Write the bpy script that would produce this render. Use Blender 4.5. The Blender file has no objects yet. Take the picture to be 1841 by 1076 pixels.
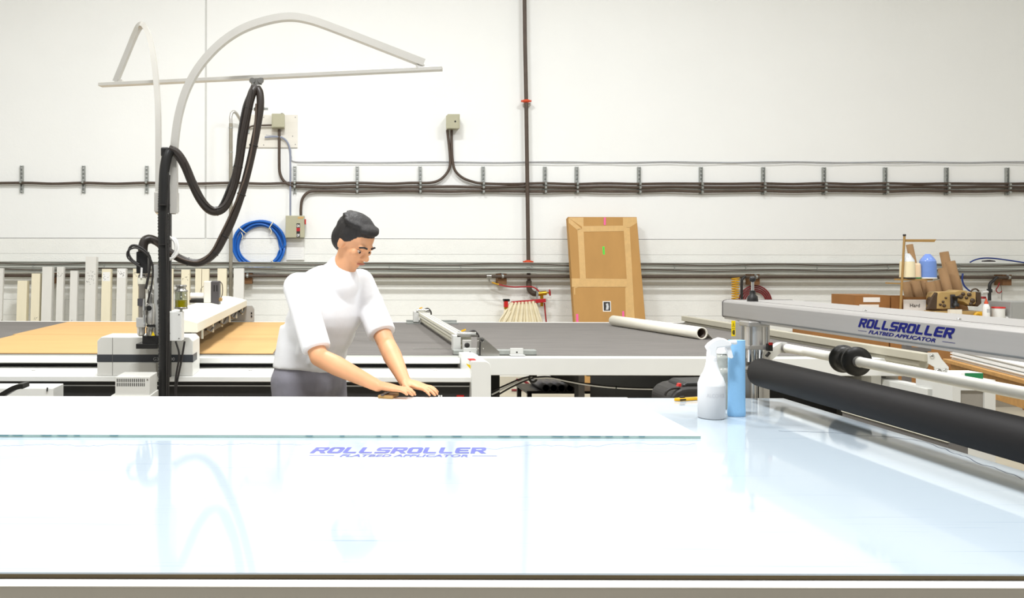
import bpy, math, random
import numpy as np
from mathutils import Vector, Matrix, noise
random.seed(7)
SC = bpy.context.scene
COL = SC.collection
PI = math.pi

# ---------------------------------------------------------------- camera, world, lamps, exposure
F, CX, CY, CH = 1600.0, 595.0, 470.0, 1.45        # focal length and vanishing point (px of a 1841x1076 frame), eye height
ROLL = 0.0020
cam_data = bpy.data.cameras.new('camera')
cam_data.sensor_width = 36.0
cam_data.lens = 36.0 * F / 1841.0
cam_data.shift_x = (920.5 - CX) / 1841.0
cam_data.shift_y = -(538.0 - CY) / 1841.0
cam_data.clip_end = 100
cam = bpy.data.objects.new('camera', cam_data)
cam.matrix_world = Matrix.Translation((0, 0, CH)) @ Matrix.Rotation(PI / 2, 4, 'X') @ Matrix.Rotation(ROLL, 4, 'Z')
COL.objects.link(cam)
SC.camera = cam

world = bpy.data.worlds.new('hall_light')
SC.world = world
world.use_nodes = True
world.node_tree.nodes['Background'].inputs['Color'].default_value = (1.0, 1.0, 0.99, 1)
world.node_tree.nodes['Background'].inputs["Strength"].default_value = 0.18

def ceiling_lamp(x, y, z, power, sx=1.2, sy=0.45, color=(0.975, 0.99, 1.0)):
    L = bpy.data.lights.new('ceiling_lamp', 'AREA')
    L.shape = 'RECTANGLE'; L.size = sx; L.size_y = sy; L.energy = power; L.color = color
    o = bpy.data.objects.new('ceiling_lamp', L); o.location = (x, y, z); COL.objects.link(o)
    return o
LAMP = 0.32
for lx, ly, lp in ((-4.8, 6.6, 130), (-0.4, 6.6, 480), (3.9, 6.6, 310), (8.2, 6.6, 110),
                   (-4.8, 1.6, 210), (-0.2, 1.6, 700), (3.9, 1.6, 300), (8.2, 1.6, 90)):
    ceiling_lamp(lx, ly, 6.3, lp * LAMP)

SC.view_settings.view_transform = 'Standard'
SC.view_settings.look = 'None'
SC.view_settings.exposure = 0.78
SC.view_settings.gamma = 1.0
SC.view_settings.use_curve_mapping = False

# ---------------------------------------------------------------- picture measurements -> points in the room
def ray(px, py):
    a, b = px - CX, -(py - CY)
    c, s = math.cos(ROLL), math.sin(ROLL)
    return Vector(((a * c - b * s) / F, 1.0, (a * s + b * c) / F))
def P(px, py, Y):
    d = ray(px, py); return Vector((d.x * Y, Y, CH + d.z * Y))
def onplane(px, py, p, n):
    d = ray(px, py); o = Vector((0, 0, CH)); n = Vector(n)
    t = (Vector(p) - o).dot(n) / d.dot(n)
    return o + d * t
def onz(px, py, z): return onplane(px, py, (0, 0, z), (0, 0, 1))

# ---------------------------------------------------------------- materials
def lin(h):
    h = h.lstrip('#'); r = []
    for i in (0, 2, 4):
        c = int(h[i:i + 2], 16) / 255
        r.append(c / 12.92 if c <= 0.04045 else ((c + 0.055) / 1.055) ** 2.4)
    return r
MATS = {}
def mat(name, col, rough=0.5, metal=0.0, var=0.06, scale=9.0, stretch=(1, 1, 1), bump=0.0, bscale=60.0, spec=0.5,
        trans=0.0, ior=1.45, coat=0.0):
    m = bpy.data.materials.new(name); m.use_nodes = True
    nt = m.node_tree; N = nt.nodes; Lk = nt.links; b = N['Principled BSDF']
    c = lin(col) if isinstance(col, str) else list(col)
    tc = N.new('ShaderNodeTexCoord'); mp = N.new('ShaderNodeMapping'); mp.inputs['Scale'].default_value = stretch
    Lk.new(tc.outputs['Object'], mp.inputs['Vector'])
    nz = N.new('ShaderNodeTexNoise'); nz.inputs['Scale'].default_value = scale; nz.inputs['Detail'].default_value = 4
    Lk.new(mp.outputs['Vector'], nz.inputs['Vector'])
    rp = N.new('ShaderNodeValToRGB')
    rp.color_ramp.elements[0].position = 0.3; rp.color_ramp.elements[1].position = 0.7
    rp.color_ramp.elements[0].color = [max(0, x * (1 - var)) for x in c] + [1]
    rp.color_ramp.elements[1].color = [min(1, x * (1 + var)) for x in c] + [1]
    Lk.new(nz.outputs['Fac'], rp.inputs['Fac']); Lk.new(rp.outputs['Color'], b.inputs['Base Color'])
    b.inputs['Roughness'].default_value = rough; b.inputs['Metallic'].default_value = metal
    b.inputs['Specular IOR Level'].default_value = spec; b.inputs['IOR'].default_value = ior
    b.inputs['Transmission Weight'].default_value = trans; b.inputs['Coat Weight'].default_value = coat
    if bump:
        n2 = N.new('ShaderNodeTexNoise'); n2.inputs['Scale'].default_value = bscale; n2.inputs['Detail'].default_value = 5
        Lk.new(mp.outputs['Vector'], n2.inputs['Vector'])
        bp = N.new('ShaderNodeBump'); bp.inputs['Strength'].default_value = bump; bp.inputs['Distance'].default_value = 0.01
        Lk.new(n2.outputs['Fac'], bp.inputs['Height']); Lk.new(bp.outputs['Normal'], b.inputs['Normal'])
    MATS[name] = m
    return m
mat('wall_paint', '#f7f8f6', 0.75, var=0.012, scale=1.2, bump=0.15, bscale=25)
mat('block_paint', '#f5f5f0', 0.7, var=0.02, scale=3, bump=0.35, bscale=55)
mat('concrete', '#bbb3a0', 0.6, var=0.10, scale=3, bump=0.1)
mat('white_ceiling', '#e9e8e4', 0.8)
mat('white_metal', '#e6e6e2', 0.35, var=0.01)
mat('grey_white_metal', '#d9d8d2', 0.4, var=0.01)
mat('cream_metal', '#ebe8d6', 0.4, var=0.01)
mat('black_metal', '#2b2a29', 0.45, var=0.05)
mat('black_plastic', '#1b1a19', 0.42, var=0.08)
mat('black_rubber', '#2a2725', 0.5, var=0.1, scale=30)
mat('roller_rubber', '#1f1d1d', 0.6, spec=0.25, var=0.06, scale=20, stretch=(4, .4, 4))
mat('hose_rubber', '#2d2621', 0.4, var=0.1)
mat('brown_pipe', '#51443a', 0.5, var=0.12, scale=12)
mat('anodised', '#b6b4b1', 0.38, 0.75, var=0.02, scale=5, stretch=(30, .4, 30))
mat('beam_grey', '#999693', 0.42, 0.25, var=0.015, scale=5, stretch=(20, .3, 20))
mat('aluminium', '#d6d4d0', 0.32, 0.7, var=0.03)
mat('arch_metal', '#cbc8c1', 0.35, 0.35, var=0.02)
mat('galvanised', '#a9aca8', 0.42, 0.6, var=0.12, scale=30)
mat('tray_metal', '#b4b6ae', 0.5, 0.2, var=0.06, scale=8, stretch=(.3, 3, 3))
mat('steel', '#a9a7a2', 0.28, 0.9, var=0.08, scale=20)
mat('chrome', '#d8d8d6', 0.12, 1.0, var=0.02)
mat('olive_enamel', '#b4b197', 0.45, var=0.03)
mat('conduit', '#9d978a', 0.4, 0.4, var=0.06)
mat('felt', '#716d69', 0.95, var=0.11, scale=7, stretch=(0.5, 3.4, 1), bump=0.3, bscale=200)
mat('tan_board', '#c9a067', 0.7, var=0.05, scale=3, stretch=(.5, 2, 1))
mat('cardboard', '#b98d52', 0.8, var=0.05, scale=6, stretch=(1, 1, .3), bump=0.05)
mat('cardboard_dark', '#9a6b3c', 0.8, var=0.06, scale=5)
mat('core_board', '#9c7a55', 0.75, var=0.07, scale=14, stretch=(1, 1, .4))
mat('packing_tape', '#d3ac70', 0.3, var=0.05, scale=20)
mat('paper', '#f2f1ee', 0.7, var=0.01)
mat('paper_roll', '#f1ecdd', 0.6, var=0.02, scale=14)
mat('tube_white', '#e4e2dc', 0.65, var=0.03, scale=4, stretch=(3, 3, .5))
mat('tube_cream', '#efe6cb', 0.65, var=0.03, scale=4, stretch=(3, 3, .5))
mat('ink', '#3a3632', 0.7)
mat('logo_blue', '#11155f', 0.7, var=0.03, spec=0.15)
mat('logo_faded', '#565cb0', 0.35, var=0.25, scale=14, spec=0.5)
mat('plate_white', '#fbfbfb', 0.35, var=0.004)
mat('plate_edge', '#b9d4cc', 0.2, var=0.08, scale=8, stretch=(1, 1, .1))
mat('edge_teal', '#4d8a95', 0.3)
mat('brown_seal', '#5a4a26', 0.4, var=0.15, scale=8, stretch=(.6, 8, 8))
mat('front_rail', '#bdbab6', 0.4, 0.2, var=0.03, scale=4, stretch=(.4, 20, 20))
mat('rail_lit_tone', '#f2f0ec', 0.35, 0.1, var=0.02)  # brighter copy of the rail colour, carries the light on its top
mat('bottle_white', '#f4f4f4', 0.35, var=0.005)
mat('bottle_grey', '#dededf', 0.45, var=0.005)
mat('faint_print', '#cfcfd2', 0.5)
mat('blue_foam', '#8fc2ea', 0.7, var=0.03, scale=12, bump=0.1, bscale=120)
mat('yellow_plastic', '#f2b411', 0.35, var=0.02)
mat('warning_yellow', '#f0cf0a', 0.4, var=0.01)
mat('red_plastic', '#c4241f', 0.4)
mat('red_paint', '#b3242b', 0.4, var=0.06)
mat('orange_paint', '#d0481f', 0.45)
mat('red_hose', '#a3262b', 0.4)
mat('dark_red_hose', '#7d2328', 0.45)
mat('brass', '#c6952f', 0.3, 0.85, var=0.08)
mat('cream_canvas', '#eee3c4', 0.85, var=0.05, scale=20, bump=0.1)
mat('blue_hose', '#1f67c2', 0.32, var=0.04)
mat('navy_hose', '#2b3f86', 0.4)
mat('yellow_hose', '#d9a41a', 0.4)
mat('white_plastic', '#efeeea', 0.4, var=0.01)
mat('grey_cable', '#b2b4b8', 0.5)
mat('blue_grey_cable', '#8d93a6', 0.5)
mat('oil', '#d8c400', 0.15, var=0.02)
mat('smoky_tube', '#8f8a82', 0.25, var=0.06)
mat('charcoal', '#4a474a', 0.4, var=0.03)
mat('stripe_dark', '#3f4247', 0.4, var=0.02)
mat('print_grey', '#c9cacb', 0.5)
mat('wood', '#b78a50', 0.6, var=0.12, scale=5, stretch=(.6, 6, 6))
mat('wood_dark', '#7d5836', 0.65, var=0.12, scale=5, stretch=(4, 4, .6))
mat('plywood_paint', '#e9e5db', 0.7, var=0.03, scale=6, stretch=(.5, 1, 4), bump=0.1)
mat('stand_tan', '#a6844f', 0.5, var=0.05)
mat('cone_cream', '#efe3be', 0.6, var=0.03, scale=60, stretch=(.2, .2, 4))
mat('cone_pink', '#ecd2b0', 0.6, var=0.03, scale=60, stretch=(.2, .2, 4))
mat('cone_blue', '#6f8fd0', 0.5, var=0.05, scale=60, stretch=(.2, .2, 4))
mat('thread_film', '#dfe3e6', 0.15, var=0.02)
mat('blue_film', '#7d9ae0', 0.15, var=0.03)
mat('green_plastic', '#1f7a4a', 0.4)
mat('machine_beige', '#b99a62', 0.4, var=0.07)
mat('machine_brown', '#4b3a2a', 0.45, var=0.1)
mat('grey_cabinet', '#a3a3a0', 0.45, var=0.02)
mat('grey_dark', '#6b6866', 0.5, var=0.04)
mat('pale_grey', '#cfcfcb', 0.45, var=0.02)
mat('pink_label', '#ee5f9f', 0.5, var=0.02)
mat('green_label', '#58dd46', 0.5, var=0.02)
mat('dark_print', '#2a2522', 0.5)
mat('skin', '#d99f75', 0.5, var=0.05, scale=12)
mat('lips', '#b06a58', 0.5)
mat('eye_white', '#b5a394', 0.3)
mat('hair', '#1f1c1b', 0.6, var=0.2, scale=60, stretch=(1, 1, .2), bump=0.4, bscale=90)
mat('shirt', '#f0f0f2', 0.85, var=0.02, scale=6, bump=0.25, bscale=14)
mat('trousers', '#85838c', 0.85, var=0.08, scale=12, bump=0.2, bscale=20)
mat('shoe', '#3a3836', 0.6)

def glass_top_material():
    m = bpy.data.materials.new('applicator_bed'); m.use_nodes = True
    nt = m.node_tree; N = nt.nodes; Lk = nt.links; b = N['Principled BSDF']
    tc = N.new('ShaderNodeTexCoord')
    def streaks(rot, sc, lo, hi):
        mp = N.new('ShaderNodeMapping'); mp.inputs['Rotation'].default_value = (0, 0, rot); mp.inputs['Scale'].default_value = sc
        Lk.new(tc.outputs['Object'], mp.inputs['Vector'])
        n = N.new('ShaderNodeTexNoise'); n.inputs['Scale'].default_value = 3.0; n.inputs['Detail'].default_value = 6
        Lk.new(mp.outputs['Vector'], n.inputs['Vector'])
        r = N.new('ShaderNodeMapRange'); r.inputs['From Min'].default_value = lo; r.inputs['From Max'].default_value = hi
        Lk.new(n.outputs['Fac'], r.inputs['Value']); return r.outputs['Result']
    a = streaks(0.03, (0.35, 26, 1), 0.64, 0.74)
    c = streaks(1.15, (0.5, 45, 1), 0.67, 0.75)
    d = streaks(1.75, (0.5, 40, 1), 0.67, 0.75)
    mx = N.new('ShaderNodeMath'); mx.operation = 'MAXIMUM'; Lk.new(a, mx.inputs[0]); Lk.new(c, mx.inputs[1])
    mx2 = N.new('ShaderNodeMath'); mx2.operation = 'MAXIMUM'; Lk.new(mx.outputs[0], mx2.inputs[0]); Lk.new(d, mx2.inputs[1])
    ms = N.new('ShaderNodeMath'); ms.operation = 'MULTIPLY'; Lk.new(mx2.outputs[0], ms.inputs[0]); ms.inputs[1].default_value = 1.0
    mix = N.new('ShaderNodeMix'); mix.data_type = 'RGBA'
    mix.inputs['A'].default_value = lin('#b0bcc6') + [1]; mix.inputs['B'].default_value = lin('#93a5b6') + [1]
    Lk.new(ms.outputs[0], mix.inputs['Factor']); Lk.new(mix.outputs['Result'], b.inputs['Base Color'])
    b.inputs['Roughness'].default_value = 0.055; b.inputs['IOR'].default_value = 1.6
    return m
MATS['applicator_bed'] = glass_top_material()
def thin_glass(name, tint):
    m = bpy.data.materials.new(name); m.use_nodes = True; nt = m.node_tree; N = nt.nodes; Lk = nt.links
    N.remove(N['Principled BSDF']); out = N['Material Output']
    a = N.new('ShaderNodeBsdfTransparent'); a.inputs['Color'].default_value = lin(tint) + [1]
    g = N.new('ShaderNodeBsdfGlossy'); g.inputs['Roughness'].default_value = 0.06
    lw = N.new('ShaderNodeLayerWeight'); lw.inputs['Blend'].default_value = 0.3
    fr = N.new('ShaderNodeMath'); fr.operation = 'MULTIPLY'; fr.inputs[1].default_value = 0.4; Lk.new(lw.outputs['Facing'], fr.inputs[0])
    mx = N.new('ShaderNodeMixShader'); Lk.new(fr.outputs[0], mx.inputs[0]); Lk.new(a.outputs[0], mx.inputs[1]); Lk.new(g.outputs[0], mx.inputs[2])
    Lk.new(mx.outputs[0], out.inputs['Surface']); MATS[name] = m
thin_glass('clear_glass', '#e6e8e2')
mat('bar_shade_tan', '#b5b09f', 0.4, var=0.02); mat('rod_white', '#f3f1e8', 0.3, var=0.01); mat('under_shade_black', '#0b0a0a', 0.6)  # bar and under colours are darkened to carry shade
mat('moulded_glass', '#c9cbc4', 0.12, var=0.12, scale=40, trans=0.35, ior=1.2)

# ---------------------------------------------------------------- mesh building
def catmull(pts, k=6):
    pts = [Vector(p) for p in pts]
    if len(pts) < 3 or k <= 1: return pts
    q = [pts[0] * 2 - pts[1]] + pts + [pts[-1] * 2 - pts[-2]]
    out = []
    for i in range(1, len(q) - 2):
        for j in range(k):
            t = j / k; a, b, c, d = q[i - 1], q[i], q[i + 1], q[i + 2]
            out.append(0.5 * ((2 * b) + (c - a) * t + (2 * a - 5 * b + 4 * c - d) * t * t + (3 * b - a - 3 * c + d) * t ** 3))
    out.append(pts[-1])
    return out

class MB:
    def __init__(s): s.v = []; s.f = []; s.sm = []
    def add(s, vs, fs, smooth=False):
        o = len(s.v); s.v += [Vector(v) for v in vs]
        for f in fs: s.f.append([i + o for i in f]); s.sm.append(smooth)
        return s
    def box(s, x0, x1, y0, y1, z0, z1):
        vs = [(x, y, z) for z in (z0, z1) for y in (y0, y1) for x in (x0, x1)]
        return s.add(vs, [(0, 2, 3, 1), (4, 5, 7, 6), (0, 1, 5, 4), (2, 6, 7, 3), (0, 4, 6, 2), (1, 3, 7, 5)])
    def obox(s, c, u, v, w):                       # centre and three half-axis vectors
        c, u, v, w = map(Vector, (c, u, v, w))
        vs = [c + u * a + v * b + w * d for d in (-1, 1) for b in (-1, 1) for a in (-1, 1)]
        return s.add(vs, [(0, 2, 3, 1), (4, 5, 7, 6), (0, 1, 5, 4), (2, 6, 7, 3), (0, 4, 6, 2), (1, 3, 7, 5)])
    def bar(s, p0, p1, w, h, up=(0, 0, 1)):        # square bar between two points
        p0, p1 = Vector(p0), Vector(p1); d = p1 - p0; t = d.normalized(); up = Vector(up)
        a = t.cross(up).normalized(); b = a.cross(t)
        return s.obox((p0 + p1) / 2, d / 2, a * w / 2, b * h / 2)
    def cyl(s, p0, p1, r0, r1=None, n=20, cap=True):
        p0, p1 = Vector(p0), Vector(p1); r1 = r0 if r1 is None else r1
        t = (p1 - p0).normalized(); a = t.orthogonal().normalized(); b = t.cross(a)
        ring = lambda p, r: [p + (a * math.cos(2 * PI * i / n) + b * math.sin(2 * PI * i / n)) * r for i in range(n)]
        A, B = ring(p0, r0), ring(p1, r1)
        s.add(A + B, [(i, (i + 1) % n, n + (i + 1) % n, n + i) for i in range(n)], True)
        if cap: s.add(A, [tuple(range(n - 1, -1, -1))]); s.add(B, [tuple(range(n))])
        return s
    def tube(s, pts, r, n=10, k=5, cap=True, ripple=0.0, flat=None):
        pts = catmull(pts, k); m = len(pts)
        rr = [(r[min(len(r) - 1, int(i / (m - 1) * (len(r) - 1) + .5))] if isinstance(r, (list, tuple)) else r) for i in range(m)]
        T = [((pts[min(i + 1, m - 1)] - pts[max(i - 1, 0)]).normalized()) for i in range(m)]
        a = T[0].orthogonal().normalized(); vs = []
        for i in range(m):
            a = (a - T[i] * a.dot(T[i])).normalized(); b = T[i].cross(a)
            q = rr[i] * (1 + (ripple if i % 2 else -ripple))
            for j in range(n):
                w = 2 * PI * j / n; vs.append(pts[i] + (a * math.cos(w) + b * math.sin(w)) * q)
        fs = [(i * n + j, i * n + (j + 1) % n, (i + 1) * n + (j + 1) % n, (i + 1) * n + j) for i in range(m - 1) for j in range(n)]
        s.add(vs, fs, True)
        if cap: s.add(vs[:n], [tuple(range(n - 1, -1, -1))]); s.add(vs[-n:], [tuple(range(n))])
        return s
    def sweep(s, pts, w, side_w, side=(0, 1, 0), k=6, half=None):      # flat bar swept along a curve
        pts = catmull(pts, k); m = len(pts); side = Vector(side).normalized(); vs = []
        for i in range(m):
            t = (pts[min(i + 1, m - 1)] - pts[max(i - 1, 0)]).normalized(); nn = t.cross(side).normalized()
            sd = nn.cross(t).normalized()
            for a, b in ((-1, -1), (1, -1), (1, 1), (-1, 1)): vs.append(pts[i] + nn * a * w / 2 + sd * b * side_w / 2)
        for j in range(4):
            q = []
            for i in range(m): q += [vs[i * 4 + j], vs[i * 4 + (j + 1) % 4]]
            s.add(q, [(2 * i, 2 * i + 1, 2 * i + 3, 2 * i + 2) for i in range(m - 1)], True)
        s.add(vs[:4], [(3, 2, 1, 0)]); s.add(vs[-4:], [(0, 1, 2, 3)])
        return s
    def lathe(s, prof, c=(0, 0, 0), axis=(0, 0, 1), n=24, sx=1.0, smooth=True):
        c = Vector(c); t = Vector(axis).normalized()
        a = Vector((1, 0, 0)) if abs(t.z) > .9 else t.orthogonal().normalized()
        a = (a - t * a.dot(t)).normalized(); b = t.cross(a); vs = []
        for r, h in prof:
            for i in range(n):
                w = 2 * PI * i / n; vs.append(c + t * h + a * math.cos(w) * r * sx + b * math.sin(w) * r)
        s.add(vs, [(k * n + i, k * n + (i + 1) % n, (k + 1) * n + (i + 1) % n, (k + 1) * n + i)
                   for k in range(len(prof) - 1) for i in range(n)], smooth)
        if prof[0][0] > 1e-5: s.add(vs[:n], [tuple(range(n - 1, -1, -1))])
        if prof[-1][0] > 1e-5: s.add(vs[-n:], [tuple(range(n))])
        return s
    def prism(s, poly, off):                       # planar polygon pushed along a vector
        poly = [Vector(p) for p in poly]; off = Vector(off); n = len(poly)
        s.add(poly + [p + off for p in poly], [tuple(range(n - 1, -1, -1)), tuple(range(n, 2 * n))] +
              [(i, (i + 1) % n, n + (i + 1) % n, n + i) for i in range(n)])
        return s
    def torus(s, c, R, r, axis=(0, 0, 1), n=28, m=8):
        t = Vector(axis).normalized(); a = t.orthogonal().normalized(); b = t.cross(a); c = Vector(c); vs = []
        for i in range(n):
            w = 2 * PI * i / n; d = a * math.cos(w) + b * math.sin(w)
            for j in range(m):
                q = 2 * PI * j / m; vs.append(c + d * (R + r * math.cos(q)) + t * r * math.sin(q))
        return s.add(vs, [(i * m + j, ((i + 1) % n) * m + j, ((i + 1) % n) * m + (j + 1) % m, i * m + (j + 1) % m)
                          for i in range(n) for j in range(m)], True)
    def ball(s, c, rx, ry=None, rz=None, rot=None, n=20, m=12):
        ry = rx if ry is None else ry; rz = rx if rz is None else rz; c = Vector(c); rot = rot or Matrix.Identity(3); vs = []
        for k in range(m + 1):
            th = PI * k / m
            for i in range(n):
                w = 2 * PI * i / n
                vs.append(c + rot @ Vector((rx * math.sin(th) * math.cos(w), ry * math.sin(th) * math.sin(w), rz * math.cos(th))))
        return s.add(vs, [(k * n + i, (k + 1) * n + i, (k + 1) * n + (i + 1) % n, k * n + (i + 1) % n) for k in range(m) for i in range(n)], True)
    def limb(s, p0, p1, r0, r1, n=18):             # round-ended tapering limb
        p0, p1 = Vector(p0), Vector(p1)
        s.cyl(p0, p1, r0, r1, n); s.ball(p0, r0); s.ball(p1, r1); return s
    def build(s, name, material, parent=None, bevel=0.0, label=None, segs=2):
        me = bpy.data.meshes.new(name)
        xs = [v.x for v in s.v]; ys = [v.y for v in s.v]; zs = [v.z for v in s.v]
        c = Vector(((min(xs) + max(xs)) / 2, (min(ys) + max(ys)) / 2, min(zs)))
        me.from_pydata([tuple(v - c) for v in s.v], [], s.f)
        me.polygons.foreach_set('use_smooth', s.sm)
        me.materials.append(MATS[material]); me.validate(); me.update()
        if bevel:
            pass
        o = bpy.data.objects.new(name, me); COL.objects.link(o)
        o.location = c
        if parent is not None:
            o.parent = parent; o.location = c - WORLD[parent.name]
        WORLD[o.name] = c
        if bevel:
            md = o.modifiers.new('soft_edges', 'BEVEL'); md.width = bevel; md.segments = segs; md.limit_method = 'ANGLE'; md.angle_limit = math.radians(40)
        if label: o['label'] = label
        return o
WORLD = {}
def tag(o, label, cat, group=None):
    o['label'] = label; o['category'] = cat
    if group: o['group'] = group
    return o
def thing(name, label, cat, loc, group=None):
    o = bpy.data.objects.new(name, None); COL.objects.link(o); o.location = loc; o.empty_display_size = .1
    WORLD[o.name] = Vector(loc)
    return tag(o, label, cat, group)
def struct(name, mb, m, bevel=0):
    o = mb.build(name, m, None, bevel); o['kind'] = 'structure'; return o
def dup(root, delta):
    r = root.copy(); COL.objects.link(r); r.location = root.location + Vector(delta); WORLD[r.name] = WORLD[root.name] + Vector(delta)
    for ch in list(root.children):
        c = ch.copy(); COL.objects.link(c); c.parent = r
        for g in ch.children:
            d = g.copy(); COL.objects.link(d); d.parent = c
    return r
ORD = ['first', 'second', 'third', 'fourth', 'fifth', 'sixth', 'seventh', 'eighth', 'ninth', 'tenth', 'eleventh', 'twelfth',
       'thirteenth', 'fourteenth', 'fifteenth', 'sixteenth', 'seventeenth', 'eighteenth']

# lettering: letters of the builder's own strokes, or the built-in font, laid on a plane (o, u = right, v = up), n = out of it
GLYPH = {
    'R': [[(0, .78), (.9, .78), (1.12, .90), (.98, 1), (0, 1)], [(.80, .5), (1.12, .56), (1.12, .90), (.80, .9)], [(0, .37), (.9, .37), (1.12, .56), (.95, .58), (0, .58)],
          [(0, 0), (.34, 0), (.34, .8), (0, .8)], [(.48, .42), (.84, .42), (1.2, 0), (.82, 0)]],
    'O': [[(0, .22), (.34, .22), (.34, .78), (0, .78)], [(.78, .22), (1.12, .22), (1.12, .78), (.78, .78)], [(.0, .78), (1.12, .78), (1.05, .93), (.9, 1), (.22, 1), (.07, .93)],
          [(.07, .07), (.22, 0), (.9, 0), (1.05, .07), (1.12, .22), (0, .22)]],
    'L': [[(0, .2), (.34, .2), (.34, 1), (0, 1)], [(.0, .22), (.05, .07), (.2, 0), (1.02, 0), (1.02, .22)]],
    'S': [[(.22, 1), (.07, .93), (0, .8), (.3, .78), (1.12, .78), (1.12, 1)], [(0, .5), (.32, .5), (.32, .8), (0, .8)], [(0, .52), (.16, .40), (1, .40), (1.1, .48), (1, .60), (.16, .60)],
          [(.78, .2), (1.1, .2), (1.1, .5), (.78, .5)], [(0, 0), (.9, 0), (1.05, .07), (1.1, .22), (0, .22)]],
    'E': [[(0, .2), (.34, .2), (.34, .8), (0, .8)], [(.22, 1), (.07, .93), (0, .78), (1.1, .78), (1.1, 1)], [(.2, .40), (1.0, .40), (1.0, .60), (.2, .60)],
          [(0, .22), (.07, .07), (.22, 0), (1.1, 0), (1.1, .22)]],
}
def logo_text(mb, word, o, u, v, n, width, height, shear=.3, depth=.0006):
    o, u, v, n = map(Vector, (o, u, v, n)); adv = 1.22; unit = width / (len(word) * adv - .1 + shear * .5)
    for i, ch in enumerate(word):
        for q, poly in enumerate(GLYPH[ch]):
            mb.prism([o + u * (i * adv + x + y * shear * .5) * unit + v * y * height + n * depth * (.4 + .12 * q) for x, y in poly], n * depth * .6)
def font_text(mb, word, o, u, v, n, width=None, height=None, shear=0.0, bold=0.0, depth=.0006, crop=None):
    cu = bpy.data.curves.new('letters', 'FONT'); cu.body = word; cu.size = 1; cu.shear = shear; cu.offset = bold; cu.resolution_u = 3
    ob = bpy.data.objects.new('letters', cu); COL.objects.link(ob)
    me = bpy.data.meshes.new_from_object(ob.evaluated_get(bpy.context.evaluated_depsgraph_get()))
    vs = [x.co.copy() for x in me.vertices]; fs = [list(p.vertices) for p in me.polygons]
    bpy.data.objects.remove(ob); bpy.data.curves.remove(cu); bpy.data.meshes.remove(me)
    x0, x1 = min(p.x for p in vs), max(p.x for p in vs); y0, y1 = min(p.y for p in vs), max(p.y for p in vs)
    sx = width / (x1 - x0) if width else height / (y1 - y0); sy = height / (y1 - y0) if height else sx
    o, u, v, n = map(Vector, (o, u, v, n))
    mb.add([o + u * (p.x - x0) * sx + v * (p.y - y0) * sy + n * depth for p in vs], fs)

# ================================================================ the room
WALL = 11.2
SX0, SX1 = -9.0, 12.5
struct('floor', MB().box(SX0 - .2, SX1 + .2, -3.5, WALL + .2, -.12, 0), 'concrete')
struct('ceiling', MB().box(SX0 - .2, SX1 + .2, -3.5, WALL + .2, 6.6, 6.75), 'white_ceiling')
struct('wall_left', MB().box(SX0 - .2, SX0, -3.5, WALL + .2, 0, 6.6), 'wall_paint')
struct('wall_right', MB().box(SX1, SX1 + .2, -3.5, WALL + .2, 0, 6.6), 'wall_paint')
JX = P(370, 200, WALL).x
course_top = 1.730
wb = MB().box(SX0, SX1, WALL + .004, WALL + .2, 0, course_top)                       # backing that shows in the joints
wb.box(SX0, JX - .012, WALL - .004, WALL + .2, course_top + .006, 6.6)
wb.box(JX + .012, SX1, WALL, WALL + .2, course_top + .006, 6.6)
wall = struct('wall_back', wb, 'wall_paint')
z = course_top; CHT = 0.1925
while z > 0.02:
    z0 = max(0, z - CHT + .003)
    b = MB()
    b.box(SX0, JX - .004, WALL - .002, WALL + .0035, z0, z); b.box(JX + .004, SX1, WALL - .002, WALL + .0035, z0, z)
    b.build('block_course', 'block_paint', wall, bevel=.0012, segs=1)
    z -= CHT
struct('trim_1', MB().box(JX - .012, JX + .012, WALL + .006, WALL + .03, course_top, 6.6), 'pale_grey')

# ================================================================ flatbed applicator table (foreground)
TZ = 0.90
TX0, TX1, TY0, TY1 = -2.6, 1.827, 1.569, 3.592
t = thing('applicator_table', 'long glossy glass-topped flatbed applicator table filling the foreground', 'table', (-.4, 2.58, 0))
MB().box(TX0, TX1, TY0, TY1, TZ - .003, TZ).build('glass_top', 'applicator_bed', t)
MB().box(TX0 + .003, TX1 - .003, TY0 + .003, TY1 - .003, TZ - .0118, TZ - .0032).build('seal', 'brown_seal', t, label='dark brown edge strip under the glass')
b = MB().box(TX0, TX1 + .004, 1.536, TY0 + .02, TZ - .0138, TZ - .0122); b.build('lit_rail_top', 'rail_lit_tone', t)  # rail's top face, its lit look put into a brighter colour
b = MB().box(TX0, TX1 + .004, 1.538, 1.60, TZ - .22, TZ - .0140); b.build('front_rail', 'front_rail', t, bevel=.002)
MB().box(TX0, TX1 + .004, TY1 - .06, TY1 + .006, TZ - .20, TZ - .0122).build('rear_rail', 'front_rail', t, bevel=.002)
MB().box(TX1 - .06, TX1 + .004, 1.6005, TY1 - .0605, TZ - .20, TZ - .0122).build('end_rail', 'front_rail', t, bevel=.002)
MB().box(TX0, TX0 + .06, 1.6005, TY1 - .0605, TZ - .20, TZ - .0122).build('end_rail', 'front_rail', t, bevel=.002)
for x in (TX0 + .25, -.4, TX1 - .3):
    for y in (1.68, 3.42):
        MB().box(x - .04, x + .04, y - .04, y + .04, .02, TZ - .0125).box(x - .07, x + .07, y - .07, y + .07, 0, .02).build('leg', 'beam_grey', t)
b = MB()
lx0, lx1 = onz(557, 812, TZ).x, onz(880, 812, TZ).x
logo_text(b, 'ROLLSROLLER', (lx0, 2.547, TZ), (1, 0, 0), (0, 1, 0), (0, 0, 1), lx1 - lx0, .080, shear=.95, depth=.0005)
font_text(b, 'FLATBED APPLICATOR', (lx0 + .085, 2.50, TZ), (1, 0, 0), (0, 1, 0), (0, 0, 1), (lx1 - lx0) * .70, .032, .40, .025, .0005)
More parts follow.
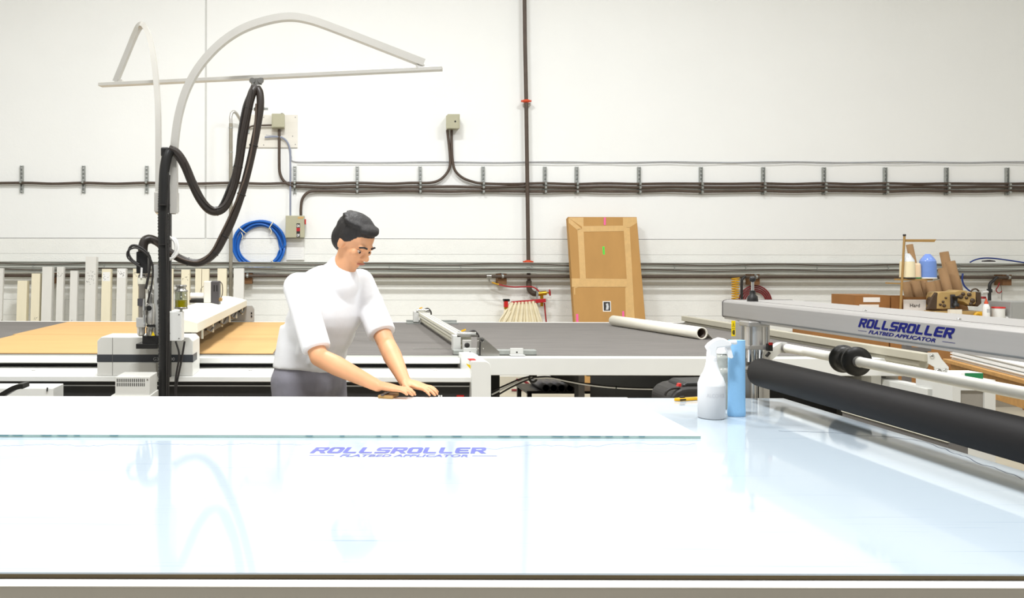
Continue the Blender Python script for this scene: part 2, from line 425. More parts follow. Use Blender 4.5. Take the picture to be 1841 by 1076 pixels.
for a0, a1 in ((.0, .07), (.46, .53)): b.box(lx0 + a0, lx0 + a1, 2.514, 2.518, TZ, TZ + .0005)
b.build('lettering', 'logo_faded', t, label='faded blue ROLLSROLLER FLATBED APPLICATOR print')
def crack(pts, w):
    b = MB(); pts = [Vector(p) for p in pts]
    for p, q in zip(pts, pts[1:]):
        d = (q - p).normalized(); s = Vector((-d.y, d.x, 0)) * w / 2
        b.prism([p - s, q - s, q + s, p + s], (0, 0, .0003))
    return b
def jagged(px0, py0, px1, py1, n, amp):
    out = []; dy = 0
    for i in range(n + 1):
        f = i / n; dy = dy * .72 + random.uniform(-amp, amp)
        out.append(onz(px0 + (px1 - px0) * f, py0 + (py1 - py0) * f + dy, TZ + .0001))
    return out
mat('crack_blue', '#93a6c8', .4); mat('crack_dark', '#4b5468', .4)
crack(jagged(0, 803, 560, 798, 70, 1.6), .0022).build('crack', 'crack_blue', t, label='thin jagged blue crack line across the glass')
crack(jagged(870, 806, 1250, 797, 50, 1.8), .0022).build('crack', 'crack_blue', t)
crack(jagged(1400, 776, 1640, 790, 22, 1.2) + jagged(1650, 793, 1838, 860, 26, 2.0), .0028).build('crack', 'crack_dark', t, label='dark jagged crack near the right edge of the glass')

# white sheet being mounted
bx0, bx1, by0, by1 = -2.2, 1.152, 2.768, 3.548
t = thing('white_sheet', 'long blank white rigid sheet lying on the glass table', 'sheet', (-.5, 3.15, TZ + .0006))
MB().prism([(bx0, by0, TZ + .0075), (bx1, by0, TZ + .0075), (bx1 + .028, by1, TZ + .0075), (bx0, by1, TZ + .0075)], (0, 0, .0015)).build('face_film', 'plate_white', t)
MB().prism([(bx0, by0 + .0006, TZ + .0006), (bx1 - .0006, by0 + .0006, TZ + .0006), (bx1 + .027, by1 - .0006, TZ + .0006), (bx0, by1 - .0006, TZ + .0006)], (0, 0, .0068)).build('core', 'plate_edge', t, label='pale green cut edge of the sheet')
for px in [5, 31, 83, 112, 138, 205, 556, 615, 680, 710, 770, 820, 905, 940, 1000, 1030, 1066, 1092, 1122, 1150]:
    x = onz(px, 787, TZ).x; w = random.uniform(.008, .022)
    MB().prism([(x - w, by0 - .0003, TZ + .0072), (x - w * .6, by0 - .0003, TZ + .0050), (x + w * .7, by0 - .0003, TZ + .0046), (x + w, by0 - .0003, TZ + .0072)], (0, .0008, 0)).build('edge_mark', 'edge_teal', t)  # small teal patches spaced along the sheet's front edge

# ================================================================ roller gantry over the right end of the table
GX = 1.70
t = thing('roller_gantry', 'grey flatbed applicator gantry with blue ROLLSROLLER lettering above black roller', 'gantry', (1.8, 3.0, .0))
def beam_y(y): return y
gy0, gy1, gz0, gz1 = 1.30, 3.86, 1.212, 1.286
prof = [(GX, gz0 + .006), (GX, gz1 - .010), (GX + .006, gz1 - .003), (GX + .018, gz1), (GX + .30, gz1), (GX + .312, gz1 - .008), (GX + .312, gz0 + .006), (GX + .306, gz0), (GX + .006, gz0)]
b = MB().prism([(x, gy0, zz) for x, zz in prof], (0, gy1 - gy0, 0)); b.build('beam', 'beam_grey', t, bevel=.0015)
b = MB().prism([(x - .0015 if x < GX + .1 else x + .0015, gy1, zz + (.0015 if zz > 1.25 else -.0015)) for x, zz in prof], (0, .006, 0)); b.build('end_cap', 'grey_dark', t)
MB().box(GX + .06, GX + .064, gy0, gy1, gz1, gz1 + .0008).build('groove', 'grey_dark', t)
MB().box(GX + .007, GX + .30, gy0, gy1, gz0 - .008, gz0 - .0003).build('lower_lip', 'anodised', t)
b = MB()
ly0, ly1 = onplane(1543, 590, (GX, 0, 0), (1, 0, 0)).y, onplane(1718, 598, (GX, 0, 0), (1, 0, 0)).y
logo_text(b, 'ROLLSROLLER', (GX, ly0, 1.2415), (0, -1, 0), (0, 0, 1), (-1, 0, 0), ly0 - ly1, .029, shear=.95, depth=.0008)
font_text(b, 'FLATBED APPLICATOR', (GX, ly0 - .055, 1.2245), (0, -1, 0), (0, 0, 1), (-1, 0, 0), (ly0 - ly1) * .70, .0115, .40, .028, .0008)
for a0, a1 in ((.0, .045), (.395, .445)): b.box(GX - .0006, GX, ly0 - a1, ly0 - a0, 1.2295, 1.2307)
b.build('lettering', 'logo_blue', t, label='dark blue ROLLSROLLER FLATBED APPLICATOR lettering')
# far post with warning label
for i, y in enumerate((3.70, 1.40)):
    p = MB().box(GX - .015, GX + .055, y - .045, y + .045, .0, gz0 - .009)
    p.box(GX - .06, GX + .10, y - .08, y + .08, 0, .02); p.build('post', 'anodised', t, bevel=.003)
    MB().cyl((GX + .032, y - .052, .0), (GX + .032, y - .052, gz0 - .009), .010, n=12).build('post_fluting', 'aluminium', t)
    MB().box(GX + .09, GX + .115, y - .02, y + .02, .85, gz0 - .009).build('guide_rod', 'aluminium', t)
yl = 3.70 - .046
q0, q1 = P(1315, 577, yl), P(1322, 605, yl)
lab = MB().box(q0.x, q1.x, yl - .0006, yl + .0006, q1.z, q0.z).build('warning_label', 'warning_yellow', t, label='yellow warning label with black symbols')
cxm = (q0.x + q1.x) / 2
b = MB(); h = q0.z - q1.z; w = q1.x - q0.x
b.prism([(cxm - w * .36, yl - .0009, q0.z - h * .40), (cxm + w * .36, yl - .0009, q0.z - h * .40), (cxm, yl - .0009, q0.z - h * .10)], (0, .0002, 0))
b.build('triangle', 'dark_print', lab)
b = MB().prism([(cxm - w * .27, yl - .0012, q0.z - h * .375), (cxm + w * .27, yl - .0012, q0.z - h * .375), (cxm, yl - .0012, q0.z - h * .15)], (0, .0002, 0)); b.build('triangle_field', 'warning_yellow', lab)
b = MB().box(cxm - .001, cxm + .001, yl - .0015, yl - .0013, q0.z - h * .33, q0.z - h * .22); b.box(cxm - w * .4, cxm + w * .4, yl - .0009, yl - .0007, q0.z - h * .52, q0.z - h * .50)
b.box(cxm - w * .1, cxm + w * .3, yl - .0009, yl - .0007, q0.z - h * .90, q0.z - h * .60); b.box(cxm - w * .34, cxm - w * .2, yl - .0009, yl - .0007, q0.z - h * .84, q0.z - h * .66); b.build('symbol', 'dark_print', lab)
# pneumatic cylinder
cyx, cyy = P(1356, 600, 3.58).x, 3.58
b = MB().cyl((cyx, cyy, 1.118), (cyx, cyy, 1.205), .036, n=28); b.build('cylinder_barrel', 'aluminium', t)
MB().box(cyx - .043, cyx + .043, cyy - .043, cyy + .043, 1.192, 1.2115).build('cylinder_head', 'anodised', t, bevel=.004)
MB().box(cyx - .043, cyx + .043, cyy - .043, cyy + .043, 1.100, 1.118).build('cylinder_foot', 'anodised', t, bevel=.004)
for sx in (-1, 1):
    MB().cyl((cyx + sx * .034, cyy - .036, 1.118), (cyx + sx * .034, cyy - .036, 1.193), .005, n=10).build('tie_rod', 'steel', t)
    MB().cyl((cyx + sx * .022, cyy - .01, 1.05), (cyx + sx * .022, cyy - .01, 1.10), .013, n=14).build('guide_sleeve', 'chrome', t)
MB().cyl((cyx, cyy - .005, 1.03), (cyx, cyy - .005, 1.10), .012, n=14).build('piston_rod', 'chrome', t)
b = MB().box(cyx + .026, cyx + .044, cyy - .062, cyy - .044, 1.098, 1.126).cyl((cyx + .035, cyy - .053, 1.09), (cyx + .020, cyy - .06, 1.078), .006); vv = b.build('air_valve', 'black_plastic', t)
MB().box(cyx + .028, cyx + .042, cyy - .066, cyy - .060, 1.122, 1.132).build('valve_button', 'red_plastic', vv)
# lever on top
lv = P(1353, 534, 3.72)
MB().lathe([(.022, 0), (.020, .02), (.012, .028), (.011, .045)], (lv.x, lv.y, gz1)).build('lever_base', 'black_plastic', t)
MB().cyl((lv.x, lv.y, gz1 + .04), (lv.x, lv.y, gz1 + .085), .006, n=12).build('lever_stem', 'chrome', t)
MB().ball((lv.x, lv.y, gz1 + .092), .013).build('lever_knob', 'black_plastic', t)
for y in (3.8, 3.0, 2.55): MB().lathe([(.006, 0), (.006, .003), (.003, .004)], (GX + .10, y, gz1), n=12).build('screw', 'chrome', t)
# roller
rz, rr = 1.022, .055; rx = 1.668; ry1 = 3.46
prof_r = [(0.012, 0), (rr - .010, 0), (rr - .004, .003), (rr, .012), (rr, 2.0), (rr - .01, 2.0)]
MB().lathe(prof_r, (rx, ry1, rz), (0, -1, 0), n=40).build('roller', 'roller_rubber', t, label='black rubber pressure roller')
MB().cyl((rx, ry1, rz), (rx, 3.70, rz), .014, n=16).box(rx - .02, rx + .03, 3.60, 3.65, rz - .02, 1.06).build('roller_axle', 'steel', t)
# media rod, arm and collars
mx, mz, mr, my = 2.12, 1.05, .0203, 4.15
MB().cyl((mx, my, mz), (mx, 1.45, mz), mr, n=24).build('media_rod', 'rod_white', t)
MB().sweep([P(1358, 652, 3.72), P(1375, 643, 3.85), P(1392, 631, 4.02), Vector((mx - .03, my, mz + .001)), Vector((mx + .005, my, mz))], .048, .020, (0, 1, 0)).build('media_rod_arm', 'pale_grey', t)
MB().cyl((mx, my + .012, mz), (mx, my - .02, mz), mr + .002, n=24).build('rod_ring', 'anodised', t)
cyc = mx * F / (1528 - CX)
MB().lathe([(0.0283, 0), (0.0556, .0), (0.0578, .004), (0.0578, .012), (0.0523, .015), (0.0480, .030), (0.0436, .050), (0.0501, .055), (0.0501, .060), (0.0436, .064), (0.0414, .085), (0.0545, .090), (0.0589, .094), (0.0589, .110), (0.0283, .111)],
           (mx, cyc + .055, mz), (0, -1, 0), n=40).build('flange_collar', 'black_plastic', t, label='black flanged collar clamped on the white rod')
MB().cyl((mx, cyc - .056, mz), (mx, cyc - .074, mz), mr + .0015, n=24).build('collar_sleeve', 'aluminium', t)

# ================================================================ digital cutting table (middle ground)
BZ = 0.87
BX0, BXm, BX1 = -6.0, 0.86, 3.45
t = thing('cutting_table', 'long white cutting table with grey felt bed behind the applicator table', 'cutting table', (-1, 7, 0))
MB().box(BX0, BX1 - .02, 5.50, 8.44, BZ - .05, BZ).build('felt_bed', 'felt', t, label='grey felt cutting bed')
MB().box(BX0, BX1, 8.4405, 8.48, BZ - .12, BZ + .004).build('rear_rail', 'grey_white_metal', t, bevel=.003)
MB().box(BX0, BXm, 5.45, 5.4995, BZ - .05, BZ - .002).build('bed_strip', 'tray_metal', t)
MB().box(BX0, BXm - .08, 5.36, 5.4495, BZ - .036, BZ - .004).build('upper_rail', 'white_metal', t, bevel=.004)
MB().box(BX0, BXm - .08, 5.47, 5.49, BZ - .12, BZ - .051).build('rack_recess', 'black_plastic', t)
MB().box(BX0, BXm - .065, 4.985, 5.45, BZ - .098, BZ - .068).build('lower_cover', 'white_metal', t, bevel=.004)
for px in (60, 450, 783):
    q = onz(px, 667, BZ - .068); MB().lathe([(.010, 0), (.010, .002), (.004, .003)], (q.x, q.y, BZ - .068), n=14).build('screw', 'steel', t)
MB().box(BX0, BXm - .065, 5.03, 5.44, .10, BZ - .0985).build('chassis', 'black_metal', t, label='black chassis panel below the white cover')
MB().box(BX0, BXm - .065, 5.022, 5.0295, BZ - .128, BZ - .122).build('chassis_line', 'print_grey', t)
# printed maker's name, its tops showing above the glass table
b = MB(); q0, q1 = P(767, 711, 5.029), P(835, 711, 5.029)
b2 = MB()
font_text(b, 'ZÜND', (q0.x, 5.029, q0.z - .065), (1, 0, 0), (0, 0, 1), (0, -1, 0), q1.x - q0.x, .066, 0, .03)
b.build('lettering', 'paper', t, label='white maker lettering on the black panel')
r0, r1 = P(821, 711, 5.028), P(834, 711, 5.028)
MB().box(r0.x, r1.x, 5.0265, 5.0295, r0.z - .04, r0.z).build('logo_block', 'red_plastic', t, label='small red logo block')
# white end cover with rounded shoulder
e0, e1 = P(848, 648, 4.95).x, P(883, 648, 4.95).x; ez = P(848, 650, 4.95).z
poly = [(e0, 4.95, .0), (e1, 4.95, .0)] + [(e1 - .035 + .035 * math.cos(a), 4.95, ez - .035 + .035 * math.sin(a)) for a in [i * PI / 12 for i in range(7)]] + [(e0, 4.95, ez)]
MB().prism(poly, (0, .50, 0)).build('end_cover', 'white_metal', t, bevel=.004)
w0 = P(838, 655, 4.97)
MB().prism([P(838, 654, 4.97), P(846, 657, 4.97), P(846, 664, 4.97), P(841, 659, 4.97)], (0, .004, 0)).build('warning_mark', 'warning_yellow', t)
MB().box(P(845, 0, 4.99).x, P(857, 0, 4.99).x, 4.99, 5.05, ez, ez + .005).build('red_tab', 'red_plastic', t)
# right extension: fascia with a rounded end
fx1 = 3.515; z0, z1 = .764, BZ
poly = [(e1 - .01, 5.36, z0), (fx1 - .05, 5.36, z0)] + [(fx1 - .05 + .05 * math.cos(a), 5.36, (z0 + z1) / 2 + .053 * math.sin(a)) for a in [-PI / 2 + i * PI / 12 for i in range(1, 12)]] + [(fx1 - .05, 5.36, z1), (e1 - .01, 5.36, z1)]
MB().prism(poly, (0, .085, 0)).build('fascia', 'white_metal', t, bevel=.004, label='white side beam of the bed extension')
MB().box(e1 - .01, BX1 - .02, 5.445, 5.4995, BZ - .05, BZ - .002).build('bed_strip', 'tray_metal', t)
# what stands under the extension
MB().box(.90, 1.12, 5.9, 8.3, .0, .80).build('leg_frame', 'under_shade_black', t)  # near-black here holds the shade below the bed
MB().box(1.05, 1.60, 7.9, 8.3, .72, .819).build('cross_beam', 'under_shade_black', t)
MB().box(2.42, 3.27, 5.75, 8.3, .0, .80).build('drive_cabinet', 'under_shade_black', t, label='black cabinet under the bed extension, shade put into its colour')
MB().box(1.70, 2.41, 5.9, 6.4, .69, .80).build('under_tray', 'under_shade_black', t)
MB().box(1.615, 1.655, 5.8, 5.9, .0, .80).build('leg', 'grey_dark', t)
MB().bar((1.45, 7.2, .74), (1.64, 5.85, .66), .03, .10).build('stay', 'grey_dark', t)
# end roller bar with bracket plate
bx = 3.35
b = MB().box(bx - .03, bx + .03, 4.98, 8.43, .893, .938); b.build('end_bar', 'bar_shade_tan', t, bevel=.003)  # shade of the bar's sides put into its darker tone
MB().cyl((bx + .015, 5.05, .872), (bx + .015, 8.40, .872), .028, n=20).build('end_roller', 'bar_shade_tan', t)
pl = [(0, .975), (.055, .975), (.075, .94), (.115, .895), (.115, .84), (.045, .84), (.035, .895), (.0, .915)]
MB().prism([(bx - .012 + a, 4.972, zz - .03) for a, zz in pl], (0, .008, 0)).build('bracket_plate', 'grey_white_metal', t, bevel=.001)
for a, zz in ((.02, .925), (.095, .845)):
    MB().lathe([(.012, 0), (.012, .005), (.006, .006)], (bx - .012 + a, 4.972, zz), (0, -1, 0), n=12).build('bolt', 'chrome', t)
MB().lathe([(.018, 0), (.018, .004), (.009, .005)], (bx + .045, 4.972, .838), (0, -1, 0), n=16).build('bearing', 'steel', t)
MB().box(3.345, 3.44, 4.99, 5.6, .62, .74).build('end_tray', 'pale_grey', t, bevel=.003)
MB().box(3.40, 3.475, 5.45, 8.3, .30, .76).build('end_panel', 'pale_grey', t)
MB().box(3.28, 3.34, 5.4, 5.5, 0, .77).build('leg', 'white_metal', t)

# tan board sheets on the bed
for ya, yb, lab in ((5.53, 6.905, 'tan board sheet lying on the front half of the grey bed'), (6.915, 8.36, 'tan board sheet lying on the back half of the grey bed')):
    tag(MB().box(-2.47 if ya > 6 else -2.44, -.36, ya, yb, BZ + .0005, BZ + .006).build('board_sheet', 'tan_board'), lab, 'board', 'tan sheets on the cutting bed')

# ---------------------------------------------------------------- travelling gantry of the cutter
t = thing('cutter_gantry', 'white cutting gantry with grey striped carriage housing spanning the tan boards', 'gantry', (-.95, 5.0, BZ - .067))
pr = [(-1.06, 1.025), (-.79, 1.025), (-.79, 1.083), (-.845, 1.098), (-.95, 1.120), (-1.06, 1.120)]
MB().prism([(x, 5.27, zz) for x, zz in pr], (0, 3.09, 0)).build('beam', 'cream_metal', t, bevel=.003)
MB().box(-1.03, -.83, 5.3, 8.30, .955, 1.0245).build('rail_unit', 'black_metal', t)
for k in range(6):
    y = 5.55 + k * .5
    MB().box(-.806, -.796, y - .010, y + .010, .965, 1.0248).build('hanger_tab', 'cream_metal', t)
for k in range(4):
    y = 5.7 + k * .7
    MB().tube([(-.80, y, 1.01), (-.795, y + .15, .985), (-.80, y + .3, .99), (-.80, y + .45, 1.012)], .008, 6).build('cable', 'black_plastic', t)
g0, g1 = P(424, 0, 8.37).x, P(458, 0, 8.37).x
poly = [(g0 - .12, 8.37, .88), (g1, 8.37, .88), (g1, 8.37, 1.00), (g1 - .02, 8.37, 1.03), (g0 - .12, 8.37, 1.03)]
MB().prism(poly, (0, .03, 0)).build('end_plate', 'grey_cabinet', t, bevel=.002)
for dz in (.05, .02): MB().box(g1 - .03, g1 - .018, 8.366, 8.3698, .90 + dz, .918 + dz).build('slot', 'black_plastic', t)
# carriage housing
HY = 5.0
h0, h1 = P(176, 0, HY).x, P(348, 0, HY).x
hz = lambda py: P(262, py, HY).z
zt, zs1, zs0, zb = hz(606.5), hz(638), hz(651.5), BZ - .0675
ch = .022
hou = MB().prism([(h0, HY, zb), (h1, HY, zb), (h1, HY, zt - ch), (h1 - ch, HY, zt), (h0 + ch, HY, zt), (h0, HY, zt - ch)], (0, .26, 0)).build('carriage_housing', 'grey_white_metal', t, bevel=.004)
MB().box(h0 - .001, h1 + .001, HY - .0012, HY + .15, zs0, zs1).build('stripe', 'stripe_dark', hou, label='dark grey stripe across the housing')
for px in (203.5,): x = P(px, 0, HY).x; MB().box(x - .001, x + .001, HY - .0016, HY, zb + .002, zt - .004).build('seam', 'grey_dark', hou)
x0, x1 = P(235, 0, HY).x, P(283, 0, HY).x
MB().prism([(x0, HY - .012, zb + .001), (x1, HY - .012, zb + .001), (x1, HY - .012, zs0 - .003), (x0 + .01, HY - .012, zs0 - .003), (x0, HY - .012, zs0 - .015)], (0, .0115, 0)).build('lower_panel', 'grey_white_metal', hou, bevel=.002)
b = MB(); zz = hz(649)
font_text(b, 'G3', (P(277, 0, HY).x, HY - .0014, zz), (1, 0, 0), (0, 0, 1), (0, -1, 0), None, .019)
font_text(b, '200', (P(303, 0, HY).x, HY - .0014, zz), (1, 0, 0), (0, 0, 1), (0, -1, 0), None, .019)
b.build('lettering', 'print_grey', hou, label='pale G3 200 lettering on the stripe')
# camera unit riding on the beam
my_ = 7.0
m0, m1, m2 = P(367, 0, my_).x, P(380, 0, my_).x, P(394, 0, my_).x
MB().box(m0, m1, my_, my_ + .10, 1.1205, P(370, 506, my_).z).build('motor_cover', 'grey_white_metal', t, bevel=.006)
MB().box(m1 + .0005, m2, my_ + .01, my_ + .14, 1.1005, P(385, 506, my_).z).build('motor_body', 'charcoal', t, bevel=.006)
for dx in (.35, .7): MB().box(m1 + (m2 - m1) * dx, m1 + (m2 - m1) * dx + .008, my_ + .008, my_ + .0098, 1.21, 1.26).build('vent_slot', 'black_plastic', t)
MB().tube([(m0 - .002, my_ + .05, 1.171), (m0 - .02, my_ + .05, 1.171), (m0 - .04, my_ + .05, 1.171), (m0 - .06, my_ + .05, 1.171), (m0 - .08, my_ + .05, 1.171), (m0 - .11, my_ + .05, 1.171)], .027, 14, k=4, ripple=.06).build('corrugated_sleeve', 'white_plastic', t)
MB().box(m0 - .11, m0 - .002, my_, my_ + .10, 1.1205, 1.143).build('mount_block', 'black_plastic', t)
MB().tube([(m2 - .01, my_ + .06, 1.29), (m2 + .02, my_ + .05, 1.27), (m2 + .025, my_ + .05, 1.20), (m2 + .012, my_ + .05, 1.15)], .004, 6).build('cable', 'brown_pipe', t)
MB().tube([(m0 + .01, my_ + .05, 1.255), (m0 - .02, my_ + .05, 1.24), (m0 - .035, my_ + .05, 1.20)], .003, 6).build('cable', 'conduit', t)
b = MB()
for k in range(5): b.cyl((m2 + .002 + .004 * k, my_ + .03, 1.135 + .006 * (k % 2)), (m2 + .006 + .004 * k, my_ + .02, 1.150 + .005 * (k % 3)), .007, n=8)
b.build('connector', 'stand_tan', t)

# ---------------------------------------------------------------- tool head, oiler box, mast
HD = 4.86
def X(px): return P(px, 470, HD).x
def Z(py): return P(265, py, HD).z
t = thing('tool_head', 'steel and black router tool head hanging in front of the carriage housing', 'tool head', (X(265), HD, Z(627)))
MB().box(X(274.5), X(287), HD + .03, HD + .09, Z(607), Z(476)).build('back_plate', 'pale_grey', t, bevel=.003)
for py in (500, 540): MB().box(X(281), X(285), HD + .026, HD + .0298, Z(py + 8), Z(py)).build('plate_slot', 'grey_dark', t)
MB().box(X(257), X(284), HD - .01, HD + .13, Z(618), Z(604.5)).build('slide_block', 'black_plastic', t)
MB().box(X(246), X(284), HD - .02, HD + .12, Z(627), Z(618.2)).build('foot_bracket', 'black_plastic', t, bevel=.002)
MB().lathe([(.019, Z(590)), (.019, Z(515)), (.022, Z(514)), (.022, Z(496)), (.016, Z(494))], (X(255.5), HD, 0), n=24).build('dust_tube', 'smoky_tube', t)
MB().lathe([(.0235, Z(511)), (.0245, Z(509)), (.0245, Z(502)), (.0235, Z(500))], (X(255.5), HD, 0), n=24).build('hose_clamp', 'cream_metal', t)
MB().box(X(249), X(258), HD - .0235, HD - .0200, Z(550), Z(537)).build('rating_label', 'charcoal', t)
MB().box(X(247), X(267), HD - .03, HD + .03, Z(492), Z(453)).build('hose_coupling', 'black_plastic', t, bevel=.004)
MB().prism([P(252, 500, HD - .032), P(255.5, 500, HD - .032), P(256.5, 482, HD - .032), P(253, 481, HD - .032)], (0, .002, 0)).build('clip', 'white_plastic', t)
MB().lathe([(.0165, Z(546)), (.0165, Z(522)), (.011, Z(521)), (.008, Z(515))], (X(271.5), HD, 0), n=20).build('spindle_top', 'steel', t)
MB().lathe([(.020, Z(584)), (.025, Z(580)), (.026, Z(552)), (.022, Z(546))], (X(271.5), HD, 0), n=24).build('spindle_body', 'aluminium', t)
MB().lathe([(.024, Z(588)), (.024, Z(584.5))], (X(272), HD, 0), n=24).build('spindle_ring', 'black_plastic', t)
MB().lathe([(.018, Z(605)), (.026, Z(603)), (.027, Z(589))], (X(272), HD, 0), n=24).build('spindle_nose', 'steel', t)
MB().lathe([(.014, 0), (.014, .010), (.010, .014)], (X(270), HD - .025, Z(554)), (0, -1, 0), n=18).build('knob', 'black_plastic', t)
MB().lathe([(.009, Z(583)), (.009, Z(545)), (.005, Z(537))], (X(261.5), HD - .028, 0), n=14).build('regulator', 'chrome', t)
MB().lathe([(.012, Z(566)), (.012, Z(558))], (X(261.5), HD - .028, 0), n=14).build('regulator_nut', 'steel', t)
MB().box(X(247), X(263), HD - .03, HD + .03, Z(588), Z(571)).build('clamp_block', 'aluminium', t, bevel=.003)
MB().lathe([(.012, Z(605)), (.021, Z(601)), (.023, Z(588))], (X(254), HD, 0), n=20).build('brush_ring', 'aluminium', t)
MB().prism([P(272, 604, HD - .030), P(278.5, 604, HD - .030), P(275.2, 596.5, HD - .030)], (0, .002, 0)).build('warning_label', 'warning_yellow', t, label='small yellow warning triangle')
# white box with the oil cup
OY = 4.84
ox = lambda px: P(px, 0, OY).x
oz = lambda py: P(316, py, OY).z
t = thing('oiler_box', 'small white metal box with glass oil cup beside the hose mast', 'box', (ox(318), OY, oz(613)))
MB().box(ox(299), ox(327.5), OY, OY + .09, oz(613.5), oz(561.5)).build('box_body', 'white_metal', t, bevel=.002)
for a in (303, 323):
    for c in (566, 609): MB().lathe([(.0035, 0), (.0035, .002)], (ox(a), OY, oz(c)), (0, -1, 0), n=8).build('screw', 'grey_dark', t)
jx = ox(324.5); jy = OY + .045
MB().lathe([(.008, oz(561.5)), (.008, oz(557))], (jx, jy, 0), n=16).build('stem', 'steel', t)
MB().lathe([(.034, oz(557)), (.036, oz(555.5)), (.036, oz(553.5)), (.034, oz(553))], (jx, jy, 0), n=28).build('cup_base', 'steel', t)
MB().lathe([(.0325, oz(553)), (.0325, oz(540.5))], (jx, jy, 0), n=28).build('oil', 'oil', t, label='bright yellow oil in the lower half of the cup')
MB().lathe([(.0345, oz(553)), (.0345, oz(525)), (.0335, oz(525)), (.0335, oz(553))], (jx, jy, 0), n=28).build('glass_cup', 'clear_glass', t)
MB().lathe([(.036, oz(525)), (.036, oz(523)), (.026, oz(521)), (.025, oz(517)), (.030, oz(516.5)), (.030, oz(513.5)), (.026, oz(513))], (jx, jy, 0), n=28).build('cup_lid', 'steel', t)
MB().cyl((jx, jy, oz(540)), (jx, jy, oz(525)), .005, n=10).build('oil_tube', 'chrome', t)
# mast with hose boom
MY = 4.94
t = thing('hose_boom', 'tall silver hose boom of two bent arches above the cutting gantry', 'boom', (P(300, 0, MY).x, MY, BZ - .067))
mxc = P(300, 0, MY).x
MB().box(mxc - .018, mxc + .022, MY + .005, MY + .045, BZ - .067, P(300, 385, MY).z).build('mast', 'black_metal', t)
b0, b1 = P(279, 385, MY), P(320, 346, MY)
MB().box(b0.x, b1.x, MY - .035, MY + .045, b0.z + .012, b1.z).build('clamp_block', 'arch_metal', t, bevel=.003)
MB().box(P(306, 0, MY).x, P(316, 0, MY).x, MY - .036, MY + .02, b0.z, b0.z + .0115).build('bracket', 'black_plastic', t)
barL, barR = P(180, 153, 5.30), P(795, 123.5, 4.84)
def on_bar(px):
    d = ray(px, 140); k = (barR.y - barL.y) / (barR.x - barL.x)
    Y = (barL.y - k * barL.x) / (1 - k * d.x); return Y
MB().bar(barL, barR, .055, .020).build('cross_bar', 'arch_metal', t, bevel=.002)
endR = P(762, 114, on_bar(762)); endL = P(208, 147, on_bar(208))
R_ = [(313, 384), (313, 330), (313, 285), (315, 250), (322, 205), (336, 160), (360, 118), (395, 80), (435, 53), (480, 37), (520, 31), (556, 36), (600, 51), (680, 82)]
pts = [P(x, y, 4.91 + (endR.y - 4.91) * i / len(R_)) for i, (x, y) in enumerate(R_)] + [endR]
MB().sweep(pts, .038, .052, (0, 1, 0)).build('arch', 'arch_metal', t)
L_ = [(285, 384), (285, 320), (285, 250), (284, 190), (280, 135), (274, 90), (267, 62), (259, 47), (251, 48), (243, 62), (233, 86)]
pts = [P(x, y, 4.95 + (endL.y - 4.95) * i / len(L_)) for i, (x, y) in enumerate(L_)] + [endL]
MB().sweep(pts, .028, .045, (0, 1, 0)).build('arch', 'arch_metal', t)
for e in (endR, endL): MB().obox(Vector((e.x - .02 * (1 if e is endR else -1), e.y, barL.z + .016)), (.022, 0, 0), (0, .02, 0), (0, 0, .010)).build('end_bracket', 'arch_metal', t)
# trolley carrying the hoses
ty = on_bar(462); tp = P(462, 140, ty)
zb_ = P(462, 140, ty).z
tr = MB()
for s in (-1, 1):
    tr.lathe([(.016, -.006), (.018, 0), (.016, .006)], (tp.x + s * .024, ty - .03, zb_ - .022), (0, 1, 0), n=16)
tr.box(tp.x - .03, tp.x + .03, ty - .028, ty - .022, zb_ - .045, zb_ - .010); tr.build('trolley', 'steel', t)
MB().tube([(tp.x - .03, ty - .03, zb_ - .02), (tp.x - .015, ty - .03, zb_ - .05), (tp.x + .02, ty - .03, zb_ - .06), (tp.x + .03, ty - .03, zb_ - .10), (tp.x + .03, ty - .03, zb_ - .16)], .005, 8).build('sling', 'galvanised', t)
cl = P(466, 196, ty - .05)
MB().lathe([(.030, -.008), (.032, -.006), (.032, .006), (.030, .008)], cl, (-.1, 0, 1), n=20).box(cl.x + .028, cl.x + .05, cl.y - .006, cl.y + .006, cl.z - .006, cl.z + .006).build('hose_clamp', 'galvanised', t)
# hoses
def path(l, Y0, Y1): return [P(x, y, Y0 + (Y1 - Y0) * i / (len(l) - 1)) for i, (x, y) in enumerate(l)]
hY = 4.76
v_ = [(294, 716), (294, 640), (294, 560), (294, 480), (293, 400), (294, 340), (296, 305), (300, 283), (304, 272)]
b = MB().tube(path(v_, hY - .02, hY + .06), .0275, 14, k=26, ripple=.055)
t = thing('dust_hose', 'black corrugated dust hose running straight up the hose mast', 'hose', WORLD['hose_boom'] + Vector((0, -.15, -.3)))
b.build('corrugated_pipe', 'black_plastic', t)
MB().box(P(293, 0, 4.86).x, P(308, 0, 4.86).x, 4.80, 4.87, P(300, 284, 4.86).z, P(300, 267, 4.86).z).build('top_saddle', 'black_plastic', t, bevel=.008)
c_ = [[(303, 716), (304, 600), (303, 500), (304, 420), (304, 350), (303, 310)], [(300, 716), (301, 600), (302, 520), (299, 430), (302, 360), (305, 315)]]
for q in c_: MB().tube(path(q, hY - .05, hY - .03), .005, 6, k=8).build('cable', 'black_rubber', t)
for py in (369, 440, 600): MB().lathe([(.033, -.003), (.033, .003)], P(295, py, hY + .01), (0, 0, 1), n=18).build('cable_tie', 'black_rubber', t)
a_ = [(303, 268), (318, 276), (332, 297), (346, 330), (360, 358), (375, 376), (390, 380), (405, 370), (418, 340), (428, 300), (437, 245), (446, 195), (454, 166), (461, 157)]
t = thing('supply_hose', 'black bundled hose looping from the mast up to the trolley', 'hose', P(385, 381, 4.85))
pa = path(a_, 4.84, ty - .05)
MB().tube(pa, .025, 14, k=8).build('hose_jacket', 'hose_rubber', t)
